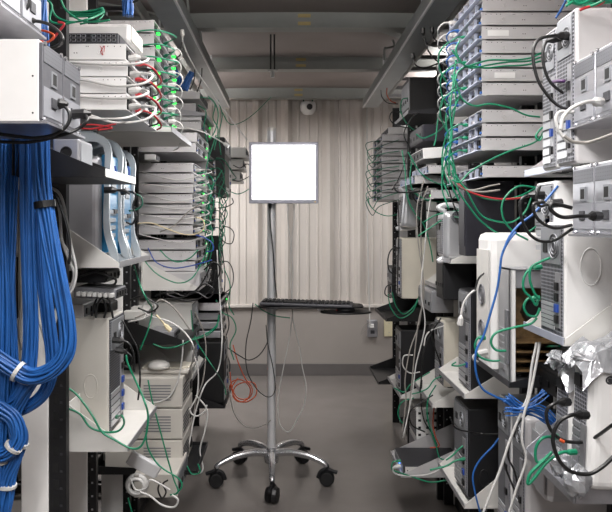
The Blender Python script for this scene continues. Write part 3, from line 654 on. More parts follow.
# ================================================================= CART, MONITOR, KEYBOARD
cx = XX(271.5, 3.63); cy = 3.63
cart = empty('rolling_cart', (cx, cy, 0), 'chrome rolling pole cart with five castors in the aisle', 'cart')
MB().cyl((0,0,.13), (0,0,1.86), .0225, 24).build('pole', 'alu', cart, smooth=False)
MB().lathe([(.0,1.86),(.0235,1.86),(.0235,1.875),(.019,1.88),(0,1.88)], 20).build('pole_cap', 'offwhite', cart)
MB().lathe([(.0,.095),(.036,.095),(.040,.12),(.036,.15),(.024,.175),(.0,.176)], 24).build('hub', 'chrome', cart, smooth=True)
for k in range(5):
    a = math.radians(-88+72*k); dv = Vector((math.cos(a), math.sin(a), 0))
    pts = catmull([dv*.02+Vector((0,0,.145)), dv*.10+Vector((0,0,.156)), dv*.20+Vector((0,0,.146)), dv*.28+Vector((0,0,.120)), dv*.305+Vector((0,0,.100))], 5)
    rads = [.021-.008*i/(len(pts)-1) for i in range(len(pts))]
    leg = MB().tube(pts, .02, 12, rads=rads).build('leg', 'chrome', cart, smooth=True)
    MB().cyl(dv*.302+Vector((0,0,.110)), dv*.302+Vector((0,0,.076)), .012, 14).build('stem', 'black', leg)
    cs = dv*.302; n2 = Vector((-dv.y, dv.x, 0)).lerp(dv, .25*((-1)**k)).normalized()
    c = MB()
    for s in (-1, 1): c.cyl(cs+n2*s*.006+Vector((0,0,.041)), cs+n2*s*.030+Vector((0,0,.041)), .041, 22, r1=.035)
    wh = c.build('castor', 'black', cart, .003)
    c = MB(); f2 = n2.cross(Vector((0,0,1)))
    hood = catmull([cs+f2*-.046+Vector((0,0,.04)), cs+f2*-.032+Vector((0,0,.074)), cs+Vector((0,0,.087)), cs+f2*.034+Vector((0,0,.076)), cs+f2*.054+Vector((0,0,.070))], 4)
    c.tube(hood, .010, 8).build('castor_hood', 'blackcase', wh, smooth=True)
zk = ZZ(303, 3.6)
MB().cyl((0,0,zk-.04), (0,0,zk-.008), .032, 18).build('collar', 'alu', cart)
MB().box(-.02, .09, -.06, -.01, zk-.025, zk-.008).build('tray_bracket', 'alu', cart, .003)
b = MB(); pl = []
for i in range(28):
    t = 2*PI*i/28; pl.append((.205+.27*math.copysign(abs(math.cos(t))**.45, math.cos(t)), -.13+.10*math.copysign(abs(math.sin(t))**.5, math.sin(t))))
b.prism(pl, zk-.006, zk+.002, 'z'); b.build('keyboard_tray', 'blackcase', cart, .002)
b = MB(); pl = [(.38+.13*math.cos(2*PI*i/28), -.19+.085*math.sin(2*PI*i/28)) for i in range(28)]
b.prism(pl, zk-.030, zk-.022, 'z'); b.build('mouse_platform', 'black', cart, .002)
MB().box(.24, .27, -.17, -.1, zk-.024, zk-.004).build('platform_arm', 'alu', cart)
zm = ZZ(173, 3.55)
MB().box(-.03, .03, -.035, -.014, zm-.05, zm+.05).box(-.018, .06, -.045, -.03, zm-.02, zm+.02).build('monitor_mount', 'darkmetal', cart, .003)
# monitor
ml = XX(249, 3.55); mr = XX(318.5, 3.55); zt_, zb_ = ZZ(142, 3.55), ZZ(203.5, 3.55); mw = mr-ml; mh = zt_-zb_
mon = empty('computer_monitor', ((ml+mr)/2, 3.555, zb_), 'bright white glowing flat monitor on the cart pole', 'monitor')
b = MB(); t = .021
b.box(-mw/2, mw/2, -.008, .012, 0, t); b.box(-mw/2, mw/2, -.008, .012, mh-t*.8, mh); b.box(-mw/2, -mw/2+t*.8, -.008, .012, t, mh-t*.8); b.box(mw/2-t*.8, mw/2, -.008, .012, t, mh-t*.8)
b.build('bezel', 'bezel', mon, .003)
MB().box(-mw/2+.003, mw/2-.003, .012, .03, .004, mh-.004).build('back_shell', 'darkmetal', mon, .006)
MB().box(-mw/2+t*.8, mw/2-t*.8, -.003, .0, t, mh-t*.8).build('screen', 'screen', mon)
MB().cyl((mw/2-.018,-.0085,.008), (mw/2-.018,-.007,.008), .003).build('power_button', 'yellow', mon)
b = MB()
for k in range(4): b.box(mw/2-.075+k*.013, mw/2-.069+k*.013, -.0086, -.0078, .006, .010)
b.build('menu_buttons', 'midgrey', mon)
keyboard((cx+.185, cy-.15, zk+.004), (0, .02, -.10), 'black keyboard resting on the cart tray', w=.47, dp=.17, casem='keycase')
r = empty('computer_mouse', (cx+.38, cy-.2, zk-.022), 'black mouse with a red glow on the cart side platform', 'mouse')
o = MB().lathe([(0,0),(.03,0),(.032,.008),(.026,.02),(.012,.026),(0,.027)], 18).build('body', 'keyblack', r, smooth=True); o.scale = (1.5, 1, 1)
MB().box(-.05, -.044, -.012, .012, .004, .010).build('red_strip', 'red', r)

# ================================================================= wall and ceiling fittings
r = empty('security_camera', P(308, 107, 6.04), 'white round security camera high on the corrugated wall', 'camera')
o = MB().lathe([(0,-.07),(.045,-.062),(.068,-.03),(.072,.01),(.062,.04),(0,.046)], 24).build('housing', 'white', r, smooth=True)
MB().box(-.03, .03, 0, .10, .01, .035).build('wall_bracket', 'white', r, .004)
MB().cyl((.012,-.085,-.01), (.012,-.03,-.01), .026, 20).build('lens', 'black', r, .003)
for s in (-1, 1): MB().cyl((s*.035, -.01, .03), (s*.045, .02, .09), .006, 8).build('bracket_arm', 'darkgreen', r)
r = empty('ceiling_antenna', P(272.5, 71, 4.2), 'pair of thin black antennas on a white mount hanging from the ceiling', 'antenna')
for px in (-.012, .012): MB().cyl((px, 0, .0), (px*.9, 0, ceil_z(0)-r.location.z), .005, 8).build('antenna_rod', 'black', r)
MB().box(-.03, .03, -.012, .012, -.004, .008).cyl((0,0,-.04), (0,0,0), .012, 14).build('mount', 'white', r, .002)
for px, lab, mm in ((372, 'metal wall outlet box with white plug on the lower back wall', 'galv'), (389, 'plain ivory blank plate beside the metal outlet box', 'ivory')):
    r = empty('wall_outlet', P(px, 328, YB-.02), lab, 'outlet')
    MB().box(-.045, .045, -.04 if mm == 'galv' else -.006, .01, -.075, .075).build('plate', mm, r, .004)
    if mm == 'galv':
        for z in (-.03, .03): MB().box(-.018, .018, -.043, -.039, z-.015, z+.015).build('socket', 'darkmetal', r)
        MB().box(-.03, .01, -.08, -.042, .012, .045).build('plug', 'white', r, .004)
    else: MB().cyl((0,-.008,.04),(0,-.005,.04),.004).cyl((0,-.008,-.04),(0,-.005,-.04),.004).build('screws', 'steel', r)
tag(MB().tube(catmull([P(367,100,6.08), P(367,200,6.08), P(369,290,6.06), P(370,325,6.03)], 6), .006, 6).build('wall_conduit', 'whitecable'), 'thin white conduit running down the wall seam to the outlet', 'conduit')
for lab, pts, rr in (('grey bent conduit hook hanging at upper right beside the busway', [(393,40,4.3),(394,46),(388,48),(384.5,49),(384.5,60)], .008),
                 ('short brass-tipped pipe by the right busway end', [(390,38,4.7),(391.5,44),(393,52)], .009),
                 ('grey vertical conduit loop at upper left beside the busway', [(187,0,3.2),(188,10),(187,20),(180,22)], .008),
                 ('small grey conduit bend behind the left busway', [(199,30,3.8),(201,38),(200,46),(192,47)], .008),
                 ('third grey conduit bend farther along the left busway', [(207,60,4.4),(210,66),(209,70),(200,71)], .008)):
    q = []; d0 = None
    for p in pts:
        if len(p) == 3: d0 = p[2]
        q.append(P(p[0], p[1], d0))
    tag(MB().tube(catmull(q, 6), rr, 8).build('conduit', 'beam', smooth=True), lab, 'conduit', 'bent conduits near the ceiling')

# ================================================================= CABLES
CG = {'green': 'green network cables', 'darkgreen': 'dark green network cables', 'whitecable': 'white cords', 'greycable': 'grey cords', 'blackcable': 'black power cords', 'blue': 'single blue network cables', 'navycable': 'dark blue network cables', 'red': 'red cables', 'orange': 'orange cables', 'purple': 'purple cables', 'creamcable': 'cream cords'}
def cable(color, r, label, pts, plugs='', k=8, pm=None):
    q = []; d0 = None
    for p in pts:
        if isinstance(p, Vector): q.append(p); continue
        if len(p) == 3: d0 = p[2]
        q.append(P(p[0], p[1], d0))
    path = catmull(q, k)
    r = r*.64 if r > .0047 else (r*.78 if r > .003 else r)
    o = MB().tube(path, r, 7).build(color.replace('cable', '')+'_cable' if color != 'navycable' else 'dark_blue_cable', color, smooth=True)
    o.name = {'whitecable':'white_cable','greycable':'grey_cable','blackcable':'black_power_cable','creamcable':'cream_cable','navycable':'dark_blue_cable','darkgreen':'dark_green_cable'}.get(color, color+'_cable')
    tag(o, label, 'cable', CG[color])
    for e in plugs:
        a, b_ = (path[0], path[1]) if e == 's' else (path[-1], path[-2])
        t = (b_-a).normalized(); big = color in ('blackcable', 'whitecable', 'greycable', 'creamcable')
        m = MB(); n1 = a-t*.004; l = .030 if big else .018; w1 = .0095 if big else .0062
        m.cyl(n1, a+t*l*.6, w1, 8); m.cyl(a+t*l*.6, a+t*l, w1, 8, r1=r)
        m.build('plug', pm or color, o, smooth=False)
    return o
G = .0026; W = .0033; K = .0040
# --- cords of the server stacks
def wp(i, total): return ORD[i]
for i in range(7):      # L5 white loops
    z = ZZ(235, 2.95)+.045*(6-i)+.018; X = XX(193, 2.95); rng = random.Random(i)
    s = rng.uniform(0, .018)
    cable('whitecable', W, 'white cord looping out of the %s of seven grey left servers' % wp(i, 7),
        [Vector((X-.005, 3.06, z)), Vector((X+.035+s, 3.05, z+.004)), Vector((X+.06+s, 2.99, z-.012)), Vector((X+.03+s, 2.925, z-.028)), Vector((X-.06, 2.925, z-.036-s)), Vector((X-.18, 2.928, z-.026)), Vector((X-.32, 2.93, z-.004+s))], 's')
    cable('green', G, 'green cable dropping from the %s of seven grey left servers' % wp(i, 7),
        [Vector((X-.005, 3.14, z-.004)), Vector((X+.03, 3.13, z-.006)), Vector((X+.055+s, 3.10, z-.04)), Vector((X+.05+s*.5, 3.10+s, z-.12)), Vector((X+.03, 3.14, z-.20))], 's', pm='green')
for i in range(8):      # L4 green and white
    z = ZZ(128, 2.31)+.0462*(7-i)+.018; X = XX(155, 2.31); rng = random.Random(i+50); s = rng.uniform(0, .02)
    cable('green', G, 'green cable at the %s server of the left stack with green lamps' % wp(i, 8),
        [Vector((X-.004, 2.52, z)), Vector((X+.03, 2.48, z+.004)), Vector((X+.045+s, 2.40, z-.006)), Vector((X+.02, 2.30, z-.014)), Vector((X-.03, 2.285, z-.022+s*.5)), Vector((X-.10, 2.287, z-.030))], 's')
    cable('whitecable', .0026, 'white cord at the %s server of the left stack with green lamps' % wp(i, 8),
        [Vector((X-.004, 2.60, z)), Vector((X+.028, 2.60, z+.002)), Vector((X+.040+s*.5, 2.60, z-.022)), Vector((X+.03, 2.62, z-.05)), Vector((X+.006, 2.64, z-.06))], 's')
for i in range(4):      # L3
    z = ZZ(110, 1.81)+.0445*(3-i)+.018; X = XX(127, 1.81); s = (0, .012, .0, .02)[i]
    cable('whitecable', .0046, 'thick white cord curling round the %s white near left server' % wp(i, 4),
        [Vector((X-.004, 1.87, z)), Vector((X+.03, 1.865, z+.002)), Vector((X+.050+s, 1.84, z-.01)), Vector((X+.03+s, 1.80, z-.03-s*.8)), Vector((X-.03, 1.795, z-.034-s)), Vector((X-.11, 1.797, z-.03)), Vector((X-.2, 1.80, z-.022))], 's')
    cable('red', .0028, 'red cable at the %s white near left server' % wp(i, 4),
        [Vector((X-.004, 1.95, z+.004)), Vector((X+.025, 1.95, z)), Vector((X+.045, 1.98, z-.012)), Vector((X+.05, 2.03, z-.03)), Vector((X+.03, 2.07, z-.035))], 's')
    cable('blackcable', .0034, 'short black cord behind the %s white near left server' % wp(i, 4),
        [Vector((X-.004, 2.0, z+.004)), Vector((X+.03, 2.01, z)), Vector((X+.035, 2.06, z-.016)), Vector((X+.0, 2.10, z-.02))], 's')
for i in range(9):      # L6
    z = ZZ(232, 3.5)+.0455*(8-i)+.018; X = XX(207, 3.5); rng = random.Random(i+90); s = rng.uniform(0, .05)
    cable('green' if i % 2 else 'darkgreen', G, 'green cable drooping from the %s dim server of the farther left stack' % wp(i, 9),
        [Vector((X-.004, 3.66, z)), Vector((X+.05, 3.64, z)), Vector((X+.075+s*.5, 3.62, z-.06)), Vector((X+.05, 3.6+s, z-.14)), Vector((X+.07, 3.62, z-.22-s))], 's')
for i in range(8):      # R1 white plugs + green
    z = ZZ(96, 2.15)+.0445*(7-i)+.02; X = XX(482, 2.15); rng = random.Random(i+20); s = rng.uniform(0, .02)
    cable('whitecable', .0038, 'white plug cord at the %s silver server of the tall right stack' % wp(i, 8),
        [Vector((X+.004, 2.50, z)), Vector((X-.035, 2.50, z+.003)), Vector((X-.055, 2.52, z-.012)), Vector((X-.045, 2.56, z-.03)), Vector((X-.01, 2.60, z-.04))], 's')
    if i in (2, 4, 6):
        cable('green', G, 'green cable at the %s silver server of the tall right stack' % wp(i, 8),
            [Vector((X+.004, 2.36, z)), Vector((X-.03, 2.36, z-.002)), Vector((X-.060-s, 2.38, z-.04)), Vector((X-.05-s, 2.42+s, z-.09)), Vector((X-.03, 2.46, z-.15))], 's')
    if i > 0:
        cable('blue', .0028, 'short blue patch plug at the %s silver server of the tall right stack' % wp(i, 8),
            [Vector((X+.004, 2.44, z)), Vector((X-.025, 2.44, z)), Vector((X-.04, 2.46, z-.015)), Vector((X-.02, 2.50, z-.03))], 's')
for i in range(3):
    z = ZZ(151, 2.15)+.0445*(2-i)+.02; X = XX(482, 2.15)
    cable('green', G, 'green cable at the %s of three silver servers under the tall right stack' % wp(i, 3),
        [Vector((X+.004, 2.34, z)), Vector((X-.03, 2.34, z)), Vector((X-.06, 2.37, z-.03)), Vector((X-.07, 2.4, z-.12)), Vector((X-.05, 2.38, z-.2))], 's')
    cable('blue', .0028, 'short blue plug at the %s of three silver servers under the tall right stack' % wp(i, 3),
        [Vector((X+.004, 2.46, z)), Vector((X-.025, 2.46, z)), Vector((X-.04, 2.48, z-.015)), Vector((X-.02, 2.52, z-.03))], 's')
for i in range(9):
    z = ZZ(200, 4.13)+.0445*(8-i)+.02; X = XX(382, 4.13); rng = random.Random(i+70); s = rng.uniform(0, .04)
    cable('green' if i % 2 else 'darkgreen', G, 'green cable curling off the %s server of the small far right stack' % wp(i, 9),
        [Vector((X+.004, 4.3, z)), Vector((X-.04, 4.3, z)), Vector((X-.07-s*.4, 4.26, z-.03)), Vector((X-.05, 4.2, z-.08-s)), Vector((X-.02, 4.10, z-.06)), Vector((X+.10, 4.1, z-.05+s))], 's')
# --- hand-laid cables: (colour, radius, label, plugs, points)
HC = [
('whitecable', .0050, 'white cord sweeping from the left busway down to the glowing monitor', 's', [(182,31,2.9),(184,46),(196,70,3.1),(214,96,3.3),(230,118,3.5),(247,140,3.57)]),
('green', .0032, 'green cable slung from the far left rack up to the ceiling', '', [(222,112,3.6),(230,124),(242,122,3.9),(256,112,4.2),(271,97,4.6)]),
('blackcable', .0040, 'black cord hanging straight from the monitor down the pole', 's', [(270,203,3.57),(270.5,225),(273,250),(275,280),(277,298)]),
('whitecable', .0034, 'left one of two white cords hanging below the monitor', '', [(288,204,3.58),(288,222),(291,245),(293,270),(292,297),(293,320),(299,345),(302,365),(306,386),(304,405),(298,418),(290,431),(284,430),(279,421),(278,400),(282,375),(289,340),(292,318)]),
('whitecable', .0034, 'right one of two white cords hanging below the monitor', '', [(294,204,3.6),(294,222),(291,245),(290,272),(292,300)]),
('blackcable', .0036, 'black cord drooping from the cart tray to the left racks', '', [(273,308,3.62),(272,330),(262,352),(250,360),(240,356),(228,348,3.8)]),
('blackcable', .0034, 'black cord falling from the keyboard tray to the floor side', '', [(253,303,3.55),(251,320),(246,345),(247,370),(256,388),(268,397),(275,390),(273,368),(268,345),(266,325)]),
('greycable', .0036, 'grey cord sagging from the left rack across to the pole', '', [(228,385,3.6),(233,410),(242,424),(254,428),(266,424),(271,420)]),
('green', .003, 'thin green cable running along the front of the keyboard tray', '', [(255,304,3.5),(264,311),(276,316),(290,318)]),
('orange', .0040, 'orange cable coil low beside the left black tower', '', [(233,345,3.7),(238,362),(245,378),(252,388),(250,397),(240,402),(233,396),(236,386),(246,382),(255,384),(256,395),(246,402),(236,399),(232,388),(238,378)]),
('orange', .0040, 'second orange cable coil loop close to the floor by the left racks', '', [(230,372,3.75),(232,388),(238,398),(248,398),(250,388),(242,380),(232,382),(229,392)]),
('blackcable', .0052, 'upper thick black cord curving from the near white chassis', 's', [(51,103,1.20),(61,104),(69,112),(68,124),(56,134),(36,138),(15,136),(-8,133)]),
('blackcable', .0052, 'lower thick black cord curving from the near white chassis', 's', [(75,114,1.27),(84,114),(87,121,1.25),(76,130),(55,137,1.22),(30,142),(5,142),(-8,140)]),
('blackcable', .0052, 'black cord plugged high at the top left, curving over the white servers', 's', [(20,20,1.28),(35,21),(48,24),(60,33),(62,42),(52,48,1.33),(40,46)]),
('blackcable', .005, 'black cord arching at the very top left corner', '', [(-5,8,1.25),(15,13),(27,8),(30,-4)]),
('blackcable', .0045, 'black cord arching above the blue bundle at the top', '', [(122,-3,2.0),(128,2),(136,1),(140,-4)]),
('green', .0034, 'green cable running along the top of the near left racks to the right', '', [(50,2,1.7),(56,16),(72,22),(92,18),(104,12,1.9),(98,20),(80,24)]),
('green', .0034, 'green cable zigzagging behind the top left blue bundle', '', [(28,-3,1.72),(34,12),(30,26),(34,36)]),
('green', .0034, 'green cable arching left of the dark switch to the ceiling', '', [(45,-2,1.68),(52,6),(50,20),(62,24),(75,22)]),
('green', .0034, 'green cable lying above the white storage box', '', [(60,-2,1.75),(66,10),(80,20),(95,22),(110,20)]),
('green', .0032, 'dangling green cable near the top left ladder tray', '', [(52,-4,1.9),(58,10),(54,24),(60,32)]),
('blue', .0034, 'thin blue cable wriggling at the top left between green ones', '', [(60,-2,1.8),(62,6),(66,12),(64,20)]),
('orange', .0036, 'orange cable peeking behind the near white chassis', '', [(40,30,1.6),(48,32),(54,36),(48,42),(40,41)]),
('red', .003, 'red cable beside the orange one at upper left', '', [(52,40,1.62),(60,30),(64,24),(58,22)]),
('red', .0032, 'red cable below the white near left stack', '', [(78,128,1.78),(92,129),(106,126),(116,124)]),
('red', .0032, 'second red cable folded under the white near left stack', '', [(80,125,1.78),(96,125),(112,128),(98,130)]),
('whitecable', .0042, 'white cord bending from the near white servers to the right', '', [(82,116,1.77),(100,119),(125,118),(140,112,1.9),(146,104)]),
('whitecable', .0045, 'long white cord crossing above the grey servers to the dark case', 'e', [(135,134,2.85),(155,129),(180,128,3.0),(200,131),(215,138,3.3),(228,146)]),
('creamcable', .0036, 'cream cord sweeping across the lowest grey servers', '', [(132,224,2.9),(150,223),(165,228),(182,234),(196,234),(204,228),(203,220),(196,217)]),
('greycable', .003, 'thin grey cord slanting up across the grey left servers', '', [(160,232,2.91),(175,225),(188,212),(200,204),(205,198)]),
('blackcable', .0044, 'black cord looping off the far translucent tower', 's', [(121,192,2.02),(132,192,1.98),(136,196),(133,206),(136,216),(132,224),(126,222)]),
('blackcable', .0044, 'black cord plugged in the near translucent tower', 's', [(106,190,1.84),(114,190),(124,191),(130,194)]),
('darkgreen', .0034, 'dark green cord looping beside the translucent towers', '', [(133,193,1.98),(141,197),(142,205),(136,210),(129,211)]),
('navycable', .0034, 'dark blue cable curving in front of the near translucent handle', '', [(103,182,1.82),(110,181),(116,176),(115,166)]),
('navycable', .0034, 'dark blue cable curving in front of the far translucent handle', '', [(120,184,2.0),(126,182),(129,174),(128,166)]),
('blackcable', .0042, 'black cord falling beside the blue bundles on the left', '', [(47,186,1.5),(56,196),(63,214),(68,232),(70,250),(69,264)]),
('whitecable', .0046, 'outer white cord falling between blue bundle and grey tower', '', [(48,187,1.6),(58,192),(64,206),(70,240),(76,270),(72,290),(62,300),(56,310),(53,330)]),
('whitecable', .0046, 'middle white cord falling between blue bundle and grey tower', '', [(46,190,1.62),(56,196),(60,215),(62,240),(70,262),(74,275),(70,288),(60,296)]),
('whitecable', .0046, 'inner white cord falling behind the blue bundle', '', [(46,193,1.64),(52,205),(56,240),(58,265),(64,285),(58,310),(54,325)]),
('whitecable', .0044, 'white cord curving left under the near shelf behind blue bundles', '', [(75,262,1.66),(60,240),(50,236),(42,240)]),
('greycable', .0044, 'grey cord hanging behind the blue bundles at far left', '', [(18,190,1.52),(20,260),(22,300),(19,330),(22,350)]),
('whitecable', .004, 'white cord seen between blue bundles near the left edge', '', [(36,190,1.52),(38,230),(40,270),(37,310),(42,330),(46,345)]),
('blackcable', .004, 'black cable tucked between the shelves above the off-white tower', '', [(80,277,1.88),(95,272),(108,276),(116,280),(112,285),(95,284)]),
('blackcable', .004, 'black cord bundle right of the grey switch above the tower', '', [(96,318,1.9),(98,303),(104,297),(110,303),(113,318)]),
('blackcable', .004, 'second black cord right of the grey switch above the tower', '', [(92,316,1.92),(96,300),(101,296),(106,308),(104,318)]),
('green', .0036, 'long green cable from the black post across the off-white tower', '', [(67,387,1.80),(78,396),(92,415,1.78),(102,432),(115,440),(130,448),(140,447),(146,435),(148,415),(144,400),(138,386,1.9),(128,364),(126,355)]),
('green', .0036, 'second green cable looping up to the off-white tower back', 'e', [(67,408,1.80),(80,414),(90,427),(105,432),(118,431),(124,424),(122,416),(117,417,1.93)]),
('green', .0034, 'green cable dropping from under the teal towers to the floor', '', [(134,265,2.2),(140,285),(147,300),(152,310,2.4),(148,330),(140,350)]),
('green', .0034, 'green cable running down in front of the beige desktops', '', [(148,380,2.4),(152,400),(160,430),(168,460),(174,480),(178,492),(170,495)]),
('green', .0034, 'green cable slanting down past the white post to the clutter', '', [(146,435,2.2),(148,448),(156,462),(165,470),(178,478),(182,486),(176,494)]),
('green', .0034, 'green cable curving over the black left shelf', '', [(153,344,2.55),(165,348),(178,346),(192,340,2.7),(206,336,3.0),(216,328),(219,318)]),
('green', .0046, 'thick green cable bend behind the black left shelf', '', [(188,340,2.8),(204,335,3.0),(216,326,3.1),(219,315)]),
('green', .0034, 'green cable hanging from the silver left server to the floor level', '', [(191,310,2.9),(194,335),(205,355),(215,370),(224,385,3.3),(226,395)]),
('green', .0034, 'green loop under the grey server stack', '', [(160,250,2.85),(168,258),(178,262),(190,258),(198,250)]),
('green', .0034, 'large green loop hanging under the three left servers', '', [(138,250,2.8),(148,265),(160,276),(178,283),(192,278),(202,262,2.9),(208,248)]),
('navycable', .0034, 'dark blue cable drooping under the grey server stack', '', [(148,248,2.82),(156,262),(172,268),(190,266),(205,262),(212,260)]),
('navycable', .003, 'dark blue cable near the foot of the seven-server stack', '', [(196,235,2.9),(205,238),(212,243),(213,250),(206,252)]),
('whitecable', .004, 'long white cord hanging down past the beige desktops', '', [(183,340,2.6),(182,358),(178,380),(170,396),(158,402),(145,402,2.5),(126,392)]),
('whitecable', .0042, 'white cord falling from the left servers to the floor by the desktops', '', [(217,250,3.2),(220,300),(222,340,3.0),(218,370),(205,385,2.8),(196,410),(190,440),(188,455),(198,472),(203,468),(200,450),(205,430),(207,410),(196,395)]),
('whitecable', .0040, 'white cord looping beside the beige desktops', '', [(192,350,2.8),(198,370),(197,395),(190,410),(196,416),(204,412),(207,405)]),
('greycable', .0038, 'grey cord hanging vertically left of the far black tower', '', [(195,312,2.9),(203,330),(206,350),(203,380),(196,400),(193,420),(191,440)]),
('whitecable', .004, 'white cord tangled on the black left shelf', '', [(128,322,2.45),(145,318),(155,308),(150,300),(142,308),(150,316),(170,322),(186,334),(194,350),(190,370,2.7)]),
('greycable', .0038, 'grey cord tangled on the black left shelf', '', [(135,318,2.5),(148,312),(160,300),(172,306),(182,318),(190,330)]),
('creamcable', .0055, 'short cream plug cord on the black left shelf', 'e', [(156,315,2.45),(161,320),(166,326),(170,330)]),
('blackcable', .0040, 'black cord over the top of the black left shelf', '', [(130,300,2.4),(142,296),(150,300),(158,306),(150,312),(138,308)]),
('blackcable', .0042, 'upper black plug cord leaving the off-white tower back', 's', [(114,340,1.97),(124,341),(130,345),(134,356),(134,372)]),
('blackcable', .0038, 'middle black cord leaving the off-white tower back', 's', [(117,350,1.99),(126,352),(132,358),(130,366),(124,366)]),
('blackcable', .0036, 'long black cord sagging below the off-white tower back', '', [(122,320,2.0),(132,338),(138,352),(140,380),(138,400)]),
('whitecable', .0042, 'white cord snaking over the floor clutter at bottom left', '', [(140,492,2.15),(150,496),(162,505),(174,507),(178,500),(172,495)]),
('whitecable', .0048, 'white cord coil tail beside the leaning silver drive', '', [(130,478,2.18),(136,490),(146,488),(150,480),(160,484),(170,490)]),
('blackcable', .0036, 'black cord knot over the pale beige box at bottom left', '', [(160,482,2.2),(158,490),(162,498),(166,492),(163,484),(168,480)]),
('green', .0034, 'green cable end at the very bottom of the left racks', '', [(128,498,2.3),(130,506),(133,516)]),
('green', .0034, 'green cable loop on the floor by the beige desktops', '', [(187,466,2.6),(192,474),(200,472),(198,464)]),
# tangle of black between L5 and L6
('blackcable', .0042, 'upper black cord in the tangle above the silver left server', '', [(155,296,2.9),(170,292),(186,296),(198,288),(206,276),(212,262)]),
('blackcable', .0042, 'lower black cord in the tangle above the silver left server', '', [(158,300,2.85),(176,299),(190,301),(204,296),(213,286),(216,270)]),
('blackcable', .0042, 'knotted black cord in the tangle above the silver left server', '', [(165,294,2.8),(180,298),(195,292),(208,298),(214,290),(205,284),(196,290)]),
('blackcable', .0042, 'black cord looping right of the tangle beside the silver server', '', [(204,270,3.0),(213,262),(220,268),(216,280),(206,282)]),
('blackcable', .0042, 'black cord hanging behind the grey stack end', '', [(206,238,3.2),(210,250),(207,262),(212,272),(208,284)]),
('blackcable', .004, 'upper black loop hanging left of the pole against the wall', '', [(222,226,3.9),(230,228),(234,234),(232,243),(226,243),(220,238)]),
('blackcable', .004, 'middle black loop hanging left of the pole against the wall', '', [(218,208,3.9),(226,207),(233,203),(232,198)]),
('blackcable', .004, 'lower black loop hanging left of the pole against the wall', '', [(218,262,3.9),(228,262),(233,272),(232,286),(224,294)]),
('blackcable', .004, 'black cord hanging straight beside the far left rack', '', [(226,205,4.0),(222,240),(225,280),(221,320),(224,350)]),
('blackcable', .004, 'black cord zigzagging down the end of the left racks', '', [(230,290,3.9),(226,305),(229,325),(224,345),(230,365),(226,385)]),
('blackcable', .004, 'horizontal black cord left of the monitor', '', [(233,165,4.4),(240,168),(247,164),(252,168,4.6)]),
('blackcable', .004, 'lower horizontal black cord left of the monitor', '', [(232,180,4.4),(240,181),(250,176,4.6)]),
('green', .003, 'green cable left of the monitor', '', [(231,192,4.4),(238,194),(246,191),(252,186,4.6)]),
('green', .003, 'green cable running over the dark case left of the monitor', '', [(216,158,3.9),(224,160),(232,172),(236,178,4.2),(232,180)]),
('green', .003, 'upper green tangle strand beside the far left rack', '', [(208,96,3.5),(215,104),(213,118),(218,130),(214,150)]),
('green', .003, 'second green tangle strand beside the far left rack', '', [(200,97,3.4),(212,100),(218,112),(216,128),(210,140)]),
('green', .003, 'third green tangle strand beside the far left rack', '', [(198,105,3.4),(206,112),(204,128),(209,150),(206,170)]),
('green', .003, 'fourth green tangle strand beside the far left rack', '', [(218,100,3.6),(222,115),(219,135),(221,155)]),
('green', .003, 'green strand falling the full height of the left stack end', '', [(216,135,3.4),(206,170),(211,195),(204,225),(208,245),(202,255)]),
('green', .003, 'slanting green strand crossing the left stack end', '', [(222,170,3.5),(212,188),(206,210),(210,232),(205,250)]),
('green', .003, 'green strand hanging low at the end of the left racks', '', [(216,300,3.5),(222,312),(232,318),(236,330),(230,345),(234,360)]),
('green', .003, 'green strand by the black left tower', '', [(224,268,3.8),(230,285),(229,305),(234,315)]),
('greycable', .003, 'thin grey strand at the end of the left racks', '', [(222,255,3.6),(220,300),(226,340),(229,380),(226,392)]),
('blackcable', .0044, 'left short black cord dropping from the left busway', '', [(195,68,3.2),(194,80),(190,90)]),
('blackcable', .0044, 'right short black cord dropping from the left busway', '', [(202,68,3.4),(201,80),(197,92)]),
('blackcable', .0044, 'black cord curling under the left busway by the white plug', '', [(182,42,2.8),(182,52),(176,58),(170,54)]),
# right upper
('blackcable', .0046, 'near black plug cord drooping from the right busway to the server stack', 's', [(423,29,3.05),(424,40),(432,46),(448,45,2.6)]),
('blackcable', .0046, 'far black plug cord dropping from the right busway to the servers', 's', [(432,28,3.0),(433,37),(440,43),(450,44,2.6)]),
('blackcable', .0044, 'long black cord curving down from the right busway plug', '', [(424,36,3.0),(428,50),(436,60),(446,66),(456,70,2.7)]),
('blackcable', .0044, 'black cord hooking from the far right busway outlet', 's', [(413,54,3.3),(415,64),(424,68),(436,64),(446,58,2.8)]),
('orange', .0056, 'orange cord at the end of the right busway', '', [(387,88,4.3),(387,95),(391,101),(396,103)]),
('blackcable', .0056, 'black cord at the end of the right busway beside the orange one', '', [(381,90,4.3),(382,97),(388,103),(398,104)]),
('blackcable', .0042, 'black cord looping under the large black box', '', [(402,112,3.38),(392,112),(390,119),(396,125),(410,128),(420,129)]),
('green', .0034, 'green cable looping over the face of the large black box', '', [(408,98,3.36),(402,100),(401,112),(408,125),(420,133),(434,135)]),
('blackcable', .0056, 'outer thick black cord curving from the upper right tower', 's', [(567,36,1.46),(552,36,1.44),(538,40),(533,55),(538,80),(550,98),(561,107),(572,109)]),
('blackcable', .0056, 'inner thick black cord curving from the upper right tower', 's', [(560,37,1.50),(546,42),(543,60),(549,80),(562,92),(574,96)]),
('whitecable', .0046, 'beige-white cord looping from the upper right chassis', 's', [(600,102,1.30),(586,102,1.26),(572,108),(563,118),(561,130)]),
('whitecable', .0046, 'white cord looping between the upper right towers', '', [(574,112,1.40),(560,112),(556,120),(560,132),(566,140),(572,142)]),
('greycable', .0046, 'grey-brown cord drooping under the upper right chassis', '', [(564,136,1.35),(574,142),(590,142),(614,134,1.25)]),
